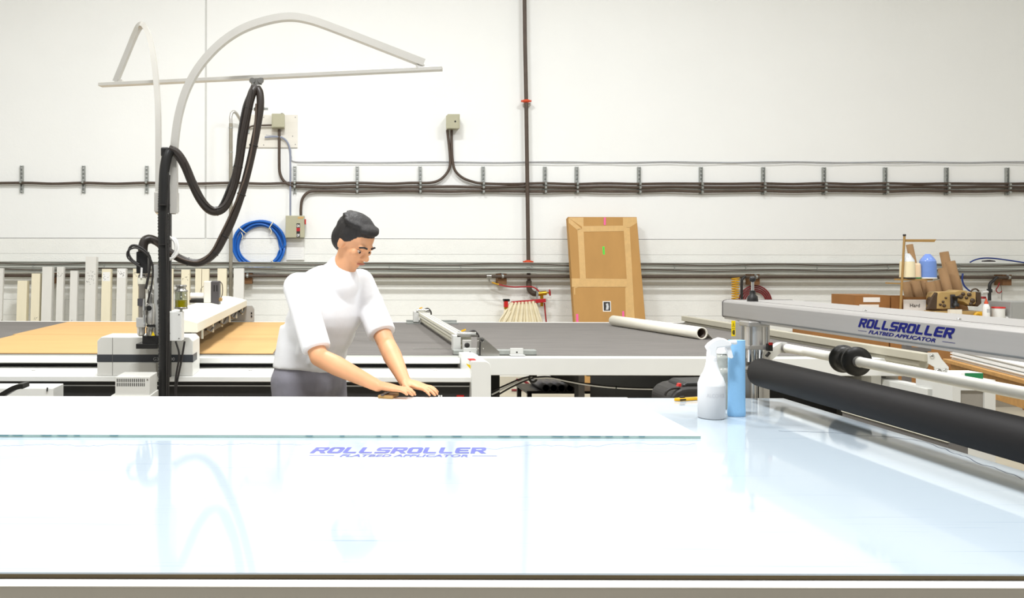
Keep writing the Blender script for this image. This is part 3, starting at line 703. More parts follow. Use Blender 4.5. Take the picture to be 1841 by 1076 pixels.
off = [Vector((-.024, -.012, .008)) * (1 if i % 3 else .6) for i in range(len(pa))]
MB().tube([p + o for p, o in zip(pa, off)][3:], .006, 6, k=6).build('cable', 'black_rubber', t)
MB().tube([p + Vector((.004 * (i % 3), -.024, .012)) for i, p in enumerate(pa)][2:-1], .005, 6, k=6).build('cable', 'hose_rubber', t)
for i in (3, 6, 9, 11):
    d = (pa[i + 1] - pa[i - 1]).normalized(); MB().lathe([(.0265, -.003), (.0265, .003)], pa[i], d, n=18).build('cable_tie', 'black_rubber', t)
b_ = [(462, 158), (467, 168), (468, 190), (464, 220), (456, 262), (445, 310), (434, 350), (420, 390), (404, 425), (386, 455), (362, 472), (338, 471), (316, 461), (298, 448), (284, 436), (270, 430), (261, 433), (257, 444), (257, 456)]
t = thing('vacuum_hose', 'black vacuum hose sagging from the trolley down to the tool head', 'hose', P(360, 480, 4.9))
pb = path(b_, ty - .05, HD)
MB().tube(pb, [.022] * 14 + [.024] * 5, 14, k=8).build('hose_jacket', 'hose_rubber', t)
MB().tube(pb[-4:], .0255, 14, k=16, ripple=.06).build('corrugated_end', 'hose_rubber', t)
MB().tube([p + Vector((-.012 - .010 * math.sin(i), -.022, .006)) for i, p in enumerate(pb)][2:-4], .006, 6, k=6).build('cable', 'brown_pipe', t)
for i in (4, 6, 8, 9, 11, 13):
    d = (pb[i + 1] - pb[i - 1]).normalized(); MB().lathe([(.0255, -.003), (.0255, .003)], pb[i], d, n=18).build('cable_tie', 'black_rubber', t)
t = tag(MB().tube(path([(262, 520), (268, 490), (270, 466), (262, 452), (248, 443), (236, 443), (231, 455), (238, 468), (250, 476)], HD - .05, HD - .045), .007, 8, k=8)
        .tube(path([(265, 545), (273, 510), (274, 476), (262, 456), (244, 446), (230, 452), (230, 464), (242, 474), (252, 480)], HD - .06, HD - .052), .005, 8, k=8).build('cable_loop', 'black_rubber'),
        'thin black cables looping beside the top of the tool head', 'cable')
tag(MB().tube(path([(305, 428), (316, 432), (320, 450), (313, 462), (303, 467)], 4.83, 4.83), .008, 8, k=8).tube(path([(303, 424), (314, 436), (315, 452), (309, 462)], 4.815, 4.83), .006, 8, k=8).build('air_hose', 'white_plastic'),
    'short white hose loop behind the black dust hose', 'hose')
b = MB()
for q in ([(316, 614), (322, 640), (316, 680), (314, 716)], [(332, 614), (326, 650), (318, 690), (316, 716)]): b.tube(path(q, 4.83, 4.80), .0055, 8, k=6)
tag(b.build('oiler_cables', 'black_rubber'), 'two black cables hanging below the white oiler box', 'cable')

# ---------------------------------------------------------------- clamp bar on the felt bed
t = thing('clamp_bar', 'cream aluminium clamp bar lying across the grey felt bed', 'clamp bar', (.85, 7, BZ))
kx = .852
b = MB().box(kx - .035, kx + .035, 5.62, 8.33, .930, .975); b.build('bar', 'cream_metal', t, bevel=.002)
for dx in (-.012, .014): MB().box(kx + dx, kx + dx + .004, 5.62, 8.33, .9752, .9765).build('groove', 'grey_dark', t)
MB().box(kx - .0362, kx - .0352, 5.62, 8.33, .950, .954).build('groove', 'grey_dark', t)
MB().cyl((kx, 5.7, .900), (kx, 8.3, .900), .018, n=16).build('press_roller', 'cream_metal', t)
for yy, s in ((8.26, 1.0), (5.60, 1.0)):
    MB().box(kx - .085, kx - .036, yy - .02, yy + .06, .888, .985).build('end_block', 'pale_grey', t, bevel=.003)
    MB().box(kx - .03, kx + .025, yy - .055, yy - .021, .885, .960).build('bearing_block', 'aluminium', t, bevel=.003)
    MB().lathe([(.016, 0), (.016, .004), (.010, .006)], (kx - .003, yy - .055, .928), (0, -1, 0), n=18).build('bearing', 'black_rubber', t)
    MB().cyl((kx - .06, yy, 1.0), (kx + .06, yy - .015, 1.0), .009, n=12).box(kx - .06, kx + .07, yy - .02, yy + .03, .976, .990).build('toggle', 'chrome', t)
    MB().bar((kx - .03, yy, 1.012), (kx - .005, yy - .01, 1.022), .012, .010).build('toggle_grip', 'yellow_plastic', t)
    MB().tube([(kx + .02, yy, 1.005), (kx + .05, yy, 1.012), (kx + .075, yy, .985), (kx + .08, yy, .955)], .007, 8).build('cable', 'black_rubber', t)
f0, f1 = P(732, 0, 8.3).x, P(823, 0, 8.3).x
MB().box(f0, f1, 8.22, 8.34, BZ + .0006, BZ + .012).box(f0, f1, 8.325, 8.34, BZ + .012, BZ + .03).build('foot_channel', 'galvanised', t)
n0, n1 = P(814, 0, 5.57).x, P(962, 0, 5.57).x
MB().cyl((n0 - .24, 5.62, .9), (n0 + .02, 5.62, .9), .0025, n=6).build('thin_rod', 'steel', t)
MB().box(n0, n1, 5.505, 5.57, BZ + .0006, BZ + .032).build('foot_channel', 'galvanised', t, bevel=.004)
for px in (846, 930):
    x = P(px, 0, 5.5).x
    MB().box(x - .04, x + .04, 5.492, 5.504, BZ + .0006, BZ + .045).box(x - .045, x + .045, 5.455, 5.504, BZ + .0006, BZ + .006).build('foot_clip', 'pale_grey', t, bevel=.002)
    MB().lathe([(.005, 0), (.005, .002)], (x, 5.492, BZ + .02), (0, -1, 0), n=10).build('clip_hole', 'black_plastic', t)
ss = [(858, 607), (868, 607), (898, 633), (898, 639.5), (866, 639.5), (858, 633)]
MB().prism([P(x, y, 5.45) for x, y in ss], (0, .008, 0)).build('side_plate', 'steel', t)
for x, y in ((860, 614), (869, 614), (860, 628), (869, 628)): MB().lathe([(.006, 0), (.004, .004)], P(x, y, 5.45), (0, -1, 0), n=10).build('rivet', 'chrome', t)
MB().ball(P(867, 612, 5.43), .010).build('knob', 'black_plastic', t)
MB().tube(path([(864, 615), (863, 628), (863, 639)], 5.435, 5.44), .004, 6).build('cord', 'black_rubber', t)

# paper roll on the bed
t0, t1 = onz(1262, 611, BZ), onz(1103, 586, BZ)
r = .046
ax = (t1 - t0).normalized(); L = (t1 - t0).length; c0 = t0 + Vector((0, 0, r + .001))
t = thing('paper_roll', 'cream paper roll with dark hollow core lying on the felt bed', 'paper roll', t0 + Vector((0, 0, .001)))
MB().lathe([(r * .79, L), (r * .80, 0), (r, 0), (r, L), (r * .79, L)], c0, ax, n=40).build('roll', 'paper_roll', t)
MB().lathe([(r * .73, L - .01), (r * .73, .01), (r * .785, .01), (r * .785, L - .01), (r * .73, L - .01)], c0, ax, n=40).build('core_tube', 'machine_brown', t)
sd = Vector((ax.y, -ax.x, 0))
MB().prism([c0 + sd * r * .75 + Vector((0, 0, .03 - r * .4)), c0 + sd * (r + .045) + Vector((0, 0, -r + .0005)), c0 + sd * (r + .040) + ax * L * .9 + Vector((0, 0, -r + .0005)), c0 + sd * r * .75 + ax * L * .9 + Vector((0, 0, .03 - r * .4))], (0, 0, .0008)).build('loose_flap', 'paper_roll', t)

# ================================================================ things on the wall
WY = WALL - .004
def wbox(mb, x0, y0, x1, y1, d0, d1):              # a box on the wall between two picture points; d = distance out from the wall
    a, c = P(x0, y1, WY - d0), P(x1, y0, WY - d0)
    return mb.box(a.x, c.x, WY - d1, WY - d0, a.z, c.z)
def wpath(l, d): return [P(x, y, WY - (d[i] if isinstance(d, (list, tuple)) else d)) for i, (x, y) in enumerate(l)]

# slotted strut channels carrying the cables
XS = [40, 151, 264.5, 419, 530, 642, 755, 868, 979, 1036, 1148, 1259, 1371, 1480, 1590, 1700, 1809]
def strut_proto(n_clamp):
    o = P(600, 324, WY); zc = o.z
    t = thing('strut_channel', '', 'bracket', (o.x, WY, zc - .171), 'slotted strut channels along the cable run')
    b = MB(); w = .021; h = .171
    b.box(o.x - w, o.x - w + .004, WY - .030, WY, zc - h, zc + h); b.box(o.x + w - .004, o.x + w, WY - .030, WY, zc - h, zc + h)
    n = 7; seg = 2 * h / n
    for i in range(n + 1):
        zz = zc - h + i * seg; b.box(o.x - w + .004, o.x + w - .004, WY - .006, WY - .003, max(zc - h, zz - seg * .28), min(zc + h, zz + seg * .28))
    b.box(o.x - w + .004, o.x - w + .009, WY - .030, WY - .026, zc - h, zc + h); b.box(o.x + w - .009, o.x + w - .004, WY - .030, WY - .026, zc - h, zc + h)
    b.build('channel', 'galvanised', t)
    for py in {1: (329,), 2: (329.5, 336.5), 3: (330.5, 337, 344.5)}[n_clamp]:
        q = P(600, py, WY)
        MB().lathe([(.024, -.010), (.024, .010)], (o.x, WY - .045, q.z), (1, 0, 0), n=14).box(o.x - .012, o.x + .012, WY - .078, WY - .058, q.z - .012, q.z + .012).build('cable_clamp', 'galvanised', t)
    return t, o.x
pro = {}
for i, px in enumerate(XS):
    k = 1 if i < 4 else (2 if i == 4 else 3)
    x = P(px, 324, WY).x
    if k not in pro: t, x0 = strut_proto(k); t.location.x += x - x0; pro[k] = (t, x)
    else: t = dup(pro[k][0], (x - pro[k][1], 0, 0))
    t['label'] = 'slotted steel strut channel on the wall cable run, %s from the left' % ORD[i]

CD = .045
def cable(name, pts, r, m, label, cat='cable', k=5, d=CD, n=10): return tag(MB().tube(wpath(pts, d), r, n, k=k).build(name, m), label, cat)
lft = [(-330, 328), (-80, 330)] + [(x, 329 + (1.6 if i % 2 else 0)) for i, x in enumerate((40, 95, 151, 208, 264, 340, 419, 475, 530, 586, 642, 700, 740))] + [(772, 329), (790, 324), (803, 312), (809, 298), (809, 280), (807, 258), (804, 234)]
cable('wall_cable', lft, .017, 'brown_pipe', 'long black cable along the left wall rising to the middle junction box')
rgt = [(812, 234), (812, 262), (814, 292), (819, 308), (832, 320), (850, 327), (868, 330)] + [(x, 330.5 + .8 * math.sin(x * .05)) for x in range(920, 2200, 56)]
cable('wall_cable', rgt, .017, 'brown_pipe', 'top black cable of three running right from the middle junction box')
mid = [(502, 233), (502, 262), (502, 290), (503, 310), (509, 324), (520, 332), (535, 335.5)] + [(x, 336.5 + .9 * math.sin(x * .045)) for x in range(590, 2200, 56)]
cable('wall_cable', mid, .018, 'brown_pipe', 'middle black cable of three leaving the junction box on the backboard')
low = [(541, 388), (541, 375), (543, 360), (550, 349), (562, 344), (590, 343.5)] + [(x, 344 + .9 * math.sin(x * .04 + 1)) for x in range(642, 2200, 56)]
cable('wall_cable', low, .018, 'brown_pipe', 'lowest black cable of three rising from the disconnect switch')
cable('thin_wire', [(478, 243), (500, 245), (512, 249), (519, 258), (523, 270), (524, 282), (532, 291)] + [(x, 291.5 + .8 * math.sin(x * .03)) for x in range(600, 2200, 60)], .006, 'grey_cable',
      'thin grey wire strung along the wall above the strut channels', d=.012, n=6)
cable('thin_wire', [(x, 294 + 1.0 * math.sin(x * .05 + 2)) for x in range(534, 2200, 60)], .004, 'grey_cable', 'second finer wire just below the thin grey wall wire', d=.024, n=6)
cable('control_cable', [(476, 247), (495, 246), (508, 248), (517, 257), (521, 270), (522, 290), (522, 330), (522, 360), (522, 389)], .011, 'blue_grey_cable', 'slim blue grey cable dropping from the backboard to the switch', d=.05, n=8)

# conduit with bend, backboard and junction boxes
t = thing('steel_conduit', 'vertical galvanised conduit with a bent top left of the backboard', 'conduit', P(415, 640, WY - .225))
MB().tube(wpath([(415, 660), (415, 500), (415, 350), (415, 222)], .225), .023, 14, k=3).build('pipe', 'conduit', t)
MB().tube(wpath([(415, 222), (415, 210), (418, 202), (424, 203), (431, 214), (438, 226)], [.225, .225, .21, .18, .12, .06]), .021, 12).build('elbow', 'aluminium', t)
for py in (230, 274, 345): MB().lathe([(.026, -.006), (.026, .006)], P(415, py, WY - .225), (0, 0, 1), n=16).build('strap', 'galvanised', t)
t = thing('backboard', 'white painted plywood backboard screwed to the upper wall', 'board', P(486, 266, WY))
wbox(MB(), 437, 207, 535, 265.5, 0, .016).build('panel', 'plywood_paint', t)
for px, py in ((474, 211), (531, 211), (441, 262), (474, 261), (531, 260), (526, 245), (520, 262)): MB().lathe([(.008, 0), (.006, .003)], P(px, py, WY - .016), (0, -1, 0), n=10).build('screw', 'steel', t)
wbox(MB(), 441, 225, 449, 240, .0165, .03).build('mounting_tab', 'galvanised', t)
t = thing('junction_box', 'olive junction box mounted on the white backboard', 'junction box', P(501, 232, WY), 'olive junction boxes on the wall')
wbox(MB(), 489.5, 207, 512, 232, .017, .13).build('box_body', 'olive_enamel', t, bevel=.004)
wbox(MB(), 490.5, 207.5, 511.8, 228.5, .1305, .136).build('cover', 'olive_enamel', t, bevel=.002)
MB().cyl(P(507, 207, WY - .07), P(507, 203.8, WY - .07), .016, n=12).build('nipple', 'grey_dark', t)
tag(MB().tube(wpath([(442, 238), (447, 230), (458, 226), (475, 225.5), (489, 225)], [.03, .05, .06, .06, .06]), .011, 8).build('short_cable', 'brown_pipe'), 'short black cable entering the left side of the backboard junction box', 'cable')
t = thing('junction_box', 'olive junction box alone high on the wall above forked cables', 'junction box', P(812, 234, WY), 'olive junction boxes on the wall')
wbox(MB(), 802, 209, 823.5, 234, 0, .16).build('box_body', 'olive_enamel', t, bevel=.004)
wbox(MB(), 801.8, 208, 824, 231, .1605, .168).build('cover', 'olive_enamel', t, bevel=.002)
MB().lathe([(.012, 0), (.010, .003)], P(818.5, 218.5, WY - .168), (0, -1, 0), n=14).build('knockout', 'black_plastic', t)
t = thing('disconnect_switch', 'grey disconnect switch box with red side handle on the wall', 'switch box', P(531, 428, WY))
wbox(MB(), 514.5, 389, 548, 428, 0, .14).build('box_body', 'olive_enamel', t, bevel=.004)
wbox(MB(), 533, 402, 539.5, 427, .1405, .1425).build('switch_label', 'dark_print', t, label='black switch label with white ON OFF print')
wbox(MB(), 533, 410, 539.5, 416, .1428, .1436).build('label_band', 'red_paint', t)
b = MB()
for w_, py in (('ON', 409), ('OFF', 426)):
    q = P(533.6, py, WY - .143); font_text(b, w_, q, (1, 0, 0), (0, 0, 1), (0, -1, 0), .034, .036, 0, .03)
b.build('label_print', 'paper', t)
wbox(MB(), 535.5, 390, 545.5, 393.5, .1405, .142).build('maker_label', 'packing_tape', t)
wbox(MB(), 548.3, 395, 550.3, 404, .04, .15).build('handle', 'red_plastic', t, bevel=.003)
t = thing('document_holder', 'white paper sheet in a holder below the disconnect switch', 'paper', P(531, 468, WY))
wbox(MB(), 515, 428.8, 547.5, 468, 0, .02).build('holder', 'white_plastic', t)
wbox(MB(), 516.5, 430, 546, 467, .0205, .022).build('sheet', 'paper', t)
b = MB()
for i in range(9): wbox(b, 518.5, 433 + i * 3.7, 544 - (i * 7) % 5, 433.5 + i * 3.7, .0222, .0226)
b.build('print_lines', 'faint_print', t)

# blue hose coil resting on the cable tray
t = thing('hose_coil', 'coil of bright blue air hose tied with white straps', 'hose coil', P(467, 471, WY - .07))
R0 = 46 * 11.1 / F
cc = P(466.5, 442, WY - .05); b = MB(); pts = []
for i in range(7 * 24):
    w = i / 24 * 2 * PI; tr_ = int(i / 24); rad = R0 * (1.0 - .052 * (tr_ % 5)) + .008 * math.sin(3 * w + tr_)
    pts.append(cc + Vector((math.cos(w) * rad * 1.02, -.03 + .016 * ((tr_ * 2) % 5) - .0, math.sin(w) * rad * .98)))
b.tube(pts, .0125, 8, k=2); b.build('coil', 'blue_hose', t)
for deg in (60, 138, 310):
    a = math.radians(deg); q = cc + Vector((math.cos(a), 0, math.sin(a))) * R0 * .90
    MB().torus(q + Vector((0, 0, 0)), .055, .007, (-math.sin(a), 0, math.cos(a)), 20, 6).build('strap', 'cream_canvas', t)
    MB().tube([q + Vector((-.01, -.06, -.03)), q + Vector((.01, -.065, -.07)), q + Vector((0, -.06, -.11))], .006, 6).build('strap_tail', 'cream_canvas', t)

# sprinkler pipe with orange couplings, elbow and valve
t = thing('sprinkler_pipe', 'tall brown sprinkler pipe with orange couplings running up the wall', 'pipe', P(948, 520, WY - .12))
pd = .092
MB().tube([P(942, -420, WY - pd), P(943, 0, WY - pd), P(946, 182, WY - pd), P(948, 330, WY - pd), P(950, 470, WY - pd), P(951, 505, WY - pd)], .0245, 16, k=3).build('pipe', 'brown_pipe', t)
for px, py in ((946, 182), (949.5, 471)): MB().lathe([(.026, -.020), (.040, -.014), (.046, 0), (.040, .014), (.026, .020)], P(px, py, WY - pd), (0, 0, 1), n=20).box(P(px, py, WY - pd).x - .062, P(px, py, WY - pd).x + .062, WY - pd - .018, WY - pd + .018, P(px, py, WY - pd).z - .010, P(px, py, WY - pd).z + .010).build('coupling', 'orange_paint', t)
for px, py in ((946, 189),): wbox(MB(), px - 6, py - 2, px + 6, py + 3, 0, .066).build('wall_clamp', 'conduit', t)
MB().tube(wpath([(951, 505), (951, 516), (953, 523), (959, 528), (966, 529)], .092), .033, 14).build('elbow', 'brown_pipe', t)
# cable tray along the wall
def tray_piece(x0, x1): return [P(x0, 480, WY).x, P(x1, 480, WY).x]
a, c = tray_piece(-330, 2230)
TD0, TD1 = .125, .155
zt_, zb_ = P(595, 471.5, WY - TD1).z, P(595, 490.5, WY - TD1).z; zm = (zt_ + zb_) / 2
t = thing('cable_tray', 'long grey two-channel cable trunking fixed along the wall', 'trunking', (2, WY, zb_))
for z_0, z_1 in ((zm + .003, zt_), (zb_, zm - .003)):
    b = MB().box(a, c, WY - TD1, WY - TD0, z_0, z_1)
    b.box(a, c, WY - TD1 - .012, WY - TD1, z_1 - .007, z_1); b.box(a, c, WY - TD1 - .008, WY - TD1, z_0, z_0 + .005)
    b.build('channel', 'tray_metal', t)
for px in range(60, 1841, 128):
    x = P(px, 480, WY - TD1).x; MB().box(x - .004, x + .004, WY - TD1 - .020, WY - TD1 - .0125, zb_ + .03, zt_ - .012).build('divider_clip', 'galvanised', t)
for px in range(-60, 1900, 240):
    x = P(px, 480, WY).x; MB().box(x - .02, x + .02, WY - TD0, WY, zb_ + .02, zb_ + .05).build('standoff', 'galvanised', t)
for zz, nm in ((zm + .040, 'upper cable clipped to the front of the wall trunking'), (zm - .030, 'lower cable clipped to the front of the wall trunking')):
    tag(MB().tube([(a + (c - a) * i / 40, WY - TD1 - .0205, zz + .010 * math.sin(i * 1.7)) for i in range(41)], .0065, 6, k=3).build('tray_cable', 'brown_pipe'), nm, 'cable')
# black air pipe with wooden blocks under the tray
t = thing('air_pipe', 'long black air pipe on wooden blocks below the cable trunking', 'pipe', (2, WY, P(0, 497, WY).z))
zp = P(595, 496.8, WY - .17).z
MB().cyl((a, WY - .17, zp), (c, WY - .17, zp), .020, n=14).build('pipe', 'brown_pipe', t)
for px in (98, 447, 899, 1348, 1795):
    x = P(px, 497, WY).x
    MB().box(x - .055, x + .055, WY - .147, WY, zp - .10, zp + .034).build('wood_block', 'wood_dark', t, bevel=.003)
    MB().lathe([(.024, -.012), (.024, .012)], (x, WY - .17, zp), (1, 0, 0), n=14).box(x - .012, x + .012, WY - .155, WY - .1472, zp - .02, zp + .034).build('pipe_clamp', 'galvanised', t)
# red air hose hanging between tee and valve
t = thing('air_hose', 'thin red air hose drooping between the air pipe and the brass valve', 'hose', P(925, 517, WY - .13))
MB().tube(wpath([(897, 512), (910, 515), (925, 516.5), (940, 516), (955, 516), (963, 519), (969, 524)], .205), .009, 8).build('hose', 'red_hose', t)
MB().tube(wpath([(876, 498), (879, 502), (880, 506), (884, 508)], .19), .011, 8).build('tee', 'steel', t)
MB().cyl(P(884, 508, WY - .19), P(897, 512.2, WY - .205), .010, n=10).build('coupler', 'brass', t)
MB().lathe([(.024, -.03), (.024, .03)], P(879, 497, WY - .17), (1, 0, 0), n=14).build('pipe_tee', 'steel', t)
# fire hose rack
t = thing('fire_hose_rack', 'red fire hose rack with folded cream canvas hose and brass valve', 'fire hose', P(945, 640, WY - .1))
MB().bar(P(919, 545.5, WY - .16), P(981, 540.5, WY - .16), .03, .045).build('rack_bar', 'red_paint', t, bevel=.003)
for px, py in ((921, 545), (962, 542)): MB().lathe([(.008, 0), (.006, .004)], P(px, py, WY - .178), (0, -1, 0), n=10).build('rivet', 'chrome', t)
MB().box(P(907, 0, WY - .16).x, P(914, 0, WY - .16).x, WY - .19, WY - .13, P(0, 551, WY - .16).z, P(0, 537.5, WY - .16).z).build('nozzle', 'red_plastic', t, bevel=.006)
MB().box(P(906, 0, WY - .16).x, P(917, 0, WY - .16).x, WY - .19, WY - .12, P(0, 540.5, WY - .16).z, P(0, 536, WY - .16).z).build('nozzle_handle', 'black_plastic', t, bevel=.004)
MB().lathe([(.022, 0), (.025, .01), (.022, .034)], P(909.5, 556, WY - .16), (0, 0, 1), n=16).build('nozzle_ring', 'brass', t)
MB().tube(wpath([(909, 556), (907.5, 563), (909, 572), (905, 580), (899, 592)], .16), .014, 8).build('hose_tail', 'cream_canvas', t)
for k in range(15):
    f = k / 14; x0 = 919 + 42 * f; x1 = 900 + 74 * f + random.uniform(-1, 1); dd = .16 + .02 * (k % 2)
    MB().tube(wpath([(x0, 544.5 - 3 * f), ((x0 * .5 + x1 * .5), 562), (x1, 583), (x1 + random.uniform(-1, 1), 612)], dd), [.016, .020, .022, .020], 7, k=4).build('hose_fold', 'cream_canvas', t)
MB().tube(wpath([(912, 556), (906, 566), (900, 574), (898, 581), (904, 583), (912, 572), (918, 560)], .19), .010, 8).build('loose_strap', 'cream_canvas', t)
vy = WY - .12
MB().cyl(P(966, 529, vy), P(982, 527, vy), .028, n=16).cyl(P(974, 527, vy), P(974, 540, vy), .020, n=14).build('valve_body', 'brass', t)
MB().cyl(P(982, 526.5, vy), P(988, 527, vy), .010, n=10).build('valve_stem', 'brass', t)
MB().torus(P(988.5, 526.5, vy), .034, .008, (.9, -.35, .1), 22, 8).build('handwheel', 'red_paint', t)
MB().cyl(P(974, 541, vy), P(974, 551, vy), .019, n=14).build('outlet', 'brass', t)
MB().tube(wpath([(979, 545), (980, 560), (982, 580), (983, 600)], .12), .009, 8).build('drain_hose', 'red_hose', t)
MB().lathe([(.034, -.012), (.034, .012)], P(965.5, 528.5, vy), (1, 0, 0), n=16).box(P(964, 0, vy).x, P(967, 0, vy).x, vy - .035, vy - .02, P(0, 545, vy).z, P(0, 512, vy).z).build('flange', 'galvanised', t)
# air drops further right
t = thing('air_drop', 'black air drop pipe with yellow spiral hose and dark red hose', 'air line', P(1345, 545, WY - .1))
MB().tube(wpath([(1340, 497), (1335, 502), (1333.5, 510), (1333.5, 545)], .215), .016, 10).build('drop_pipe', 'black_metal', t)
pts = [P(1322 + 6.5 * math.cos(i * .55) * (1 if i > 11 else 1.1), 500 + i * .38, WY - .235 - .03 * math.sin(i * .55)) for i in range(110)]
MB().tube(pts, .007, 6, k=2).build('spiral_hose', 'yellow_hose', t)
for j in range(4):
    R = .13 + .022 * j; q = P(1358 - j, 545, WY - .05)
    MB().tube([q + Vector((R * math.cos(w) * 1.05, -.012 * j, R * math.sin(w) * 1.1)) for w in [PI * i / 14 for i in range(-2, 17)]], .010, 7, k=2).build('hose_loop', 'dark_red_hose', t)
t = thing('air_drop', 'black drop pipe with thin dark red wire near the right edge', 'air line', P(1780, 560, WY - .1))
MB().tube(wpath([(1793, 498), (1786, 505), (1780, 511), (1779, 525), (1779, 565)], .215), .018, 10).build('drop_pipe', 'black_metal', t)
MB().lathe([(.03, -.02), (.03, .02)], P(1779, 523, WY - .215), (0, 0, 1), n=14).build('fitting', 'black_metal', t)
MB().cyl(P(1766, 526, WY - .215), P(1776, 525, WY - .215), .018, n=12).build('side_valve', 'white_plastic', t)
MB().box(P(1766, 0, 11.08).x, P(1771, 0, 11.08).x, 11.05, 11.09, P(0, 534, 11.08).z, P(0, 530, 11.08).z).build('valve_tag', 'red_paint', t)
MB().tube(wpath([(1797, 508), (1794, 516), (1791, 521), (1793, 526), (1798, 527), (1801, 523)], .13), .006, 6).build('loop_wire', 'red_hose', t)
MB().tube(wpath([(1799, 510), (1801, 525), (1801, 540), (1804, 556)], .11), .003, 6).build('thin_wire', 'grey_dark', t)
tag(MB().tube(wpath([(1744, 472), (1752, 468), (1764, 465), (1780, 464.5), (1800, 466.5), (1841, 472.5), (1890, 480)], .185), .009, 8).build('blue_hose', 'navy_hose'), 'navy blue hose arching over the wall trunking at right', 'hose')
tag(MB().tube(wpath([(1731, 492), (1730, 503), (1733, 513), (1739, 520), (1746, 525)], .23), .010, 8).build('blue_hose', 'navy_hose'), 'navy blue hose hanging below the trunking behind cardboard cores', 'hose')
b = MB().prism(wpath([(1764, 469), (1775, 467.7), (1784, 469), (1786, 471), (1764, 471)], .11), (0, -.05, 0))
tag(b.build('air_gun', 'charcoal', bevel=.01), 'small black tool lying on top of the wall trunking', 'tool')

# white and cream carton tubes leaning on the wall behind the cutting table
TUBES = [(-1, 7, 483, 0), (34, 51, 506, 1), (59, 74, 493, 1), (78.5, 96, 481, 0), (104, 116, 481, 0), (128, 141, 488, 0), (156, 175, 463, 0), (185, 201, 485, 1), (212, 228, 484, 0), (240, 250, 484, 1),
         (305, 312, 484, 1), (327, 342, 486, 1), (352, 363, 484, 1), (364, 376.5, 484.5, 1), (392, 408, 484, 1), (421, 439, 484, 0)]
DESC = {0: 'white', 1: 'cream'}
NOTE = {0: 'at the left frame edge', 1: 'the shortest of the row', 2: 'narrow one beside the shortest tube', 3: 'wide one, fourth from the left', 4: 'slim one with scribbles near its top', 5: 'second from the tallest on its left',
        6: 'the tallest of the row', 7: 'just right of the tallest tube', 8: 'second right of the tallest tube', 9: 'partly hidden behind the tool head', 10: 'thin one just right of the dust hose', 11: 'behind the oil cup',
        12: 'left of a touching pair behind the motor', 13: 'right of a touching pair behind the motor', 14: 'left of the vertical conduit', 15: 'right of the vertical conduit, last in the row'}
for i, (x0, x1, py, kind) in enumerate(TUBES):
    yt = WY - .29; a0, a1 = P(x0, py, yt), P(x1, py, yt); w = a1.x - a0.x; ztop = a0.z; cx_ = (a0.x + a1.x) / 2
    yb_ = yt - .10
    t = thing('carton_tube', '%s carton tube leaning on the wall, %s' % (DESC[kind], NOTE[i]), 'carton tube', (cx_, yb_, .02), 'carton tubes leaning on the wall')
    d = Vector((0, yt - yb_, ztop - .02)).normalized(); nrm = Vector((0, -d.z, d.y)); Lh = Vector((0, yt - yb_, ztop - .02)).length
    base = Vector((cx_, yb_, .02 + w * .04)); th = .004
    u = Vector((1, 0, 0)); dep = w * .8
    b = MB()
    for su in (-1, 1): b.obox(base + u * su * (w / 2 - th / 2) + d * Lh / 2, u * th / 2, nrm * dep / 2, d * Lh / 2)
    for sn in (-1, 1): b.obox(base + nrm * sn * (dep / 2 - th / 2) + d * Lh / 2, u * (w / 2 - th), nrm * th / 2, d * Lh / 2)
    b.build('tube_wall', 'tube_white' if kind == 0 else 'tube_cream', t)
    b = MB(); rs = random.Random(i); spots = {3: [.42, .46], 4: [.93], 5: [.46, .52], 6: [.83, .86, .79], 7: [.93], 8: [.97, .94], 9: [.96], 2: [.56], 0: [.5], 11: [.93]}.get(i, [])
    for sp in spots:
        for k in range(7):
            q = base + nrm * (dep / 2 + .0006) + d * (Lh * sp + rs.uniform(-.03, .03)) + u * rs.uniform(-.38, .38) * w
            q2 = q + u * rs.uniform(-.02, .02) + d * rs.uniform(-.02, .02)
            if (q2 - q).length > .004: b.bar(q, q2, .003, .0006, nrm)
    if b.v: b.build('scribble', 'ink', t)
    if i == 7 or i == 8: MB().obox(base + nrm * (dep / 2 + .0003) + d * Lh * (.93 if i == 7 else .955), u * w * .42, nrm * .0002, d * .055).build('sticker', 'paper', t)

# tall flat cardboard box leaning on the wall
A0, A1 = P(1021, 390, 11.02), P(1145, 390.5, 11.02)
yb_ = 10.52
t = thing('cardboard_box', 'tall flat taped cardboard box leaning against the wall', 'box', ((A0.x + A1.x) / 2, yb_, 0))
up = Vector((0, 11.02 - yb_, A0.z)); Lh = up.length; up.normalize(); nn = Vector((0, -up.z, up.y)); W_ = A1.x - A0.x
c = Vector(((A0.x + A1.x) / 2, yb_, .0)) + up * Lh / 2 - nn * .05
MB().obox(c + Vector((0, 0, .008)), (W_ / 2, 0, 0), nn * .045, up * (Lh / 2 - .008)).build('carton', 'cardboard', t, bevel=.004)
fp = c + nn * -.0 + Vector((0, 0, .008)) + nn * .0452
def onbox(px, py): return onplane(px, py, fp, nn)
def patch(name, m, pts, th=.0012, lift=0, label=None): return MB().prism([onbox(x, y) + nn * lift for x, y in pts], nn * th).build(name, m, t, label=label)
patch('tape', 'packing_tape', [(1023, 391.5), (1049, 391.5), (1049, 410), (1024, 393)])
patch('tape', 'packing_tape', [(1022, 394), (1024, 393), (1046, 412), (1038, 414), (1022.5, 401)])
patch('tape', 'packing_tape', [(1038, 412), (1049, 411), (1053.5, 505), (1043, 505)])
patch('tape', 'packing_tape', [(1046, 407), (1121, 406), (1121.5, 416), (1047, 417)], lift=.0013)
patch('tape', 'packing_tape', [(1120, 391.5), (1144.5, 391.5), (1145, 401), (1131, 410), (1120, 409)])
patch('tape', 'packing_tape', [(1121, 409), (1132, 409), (1141, 575), (1125, 575), (1124, 520), (1127, 505)])
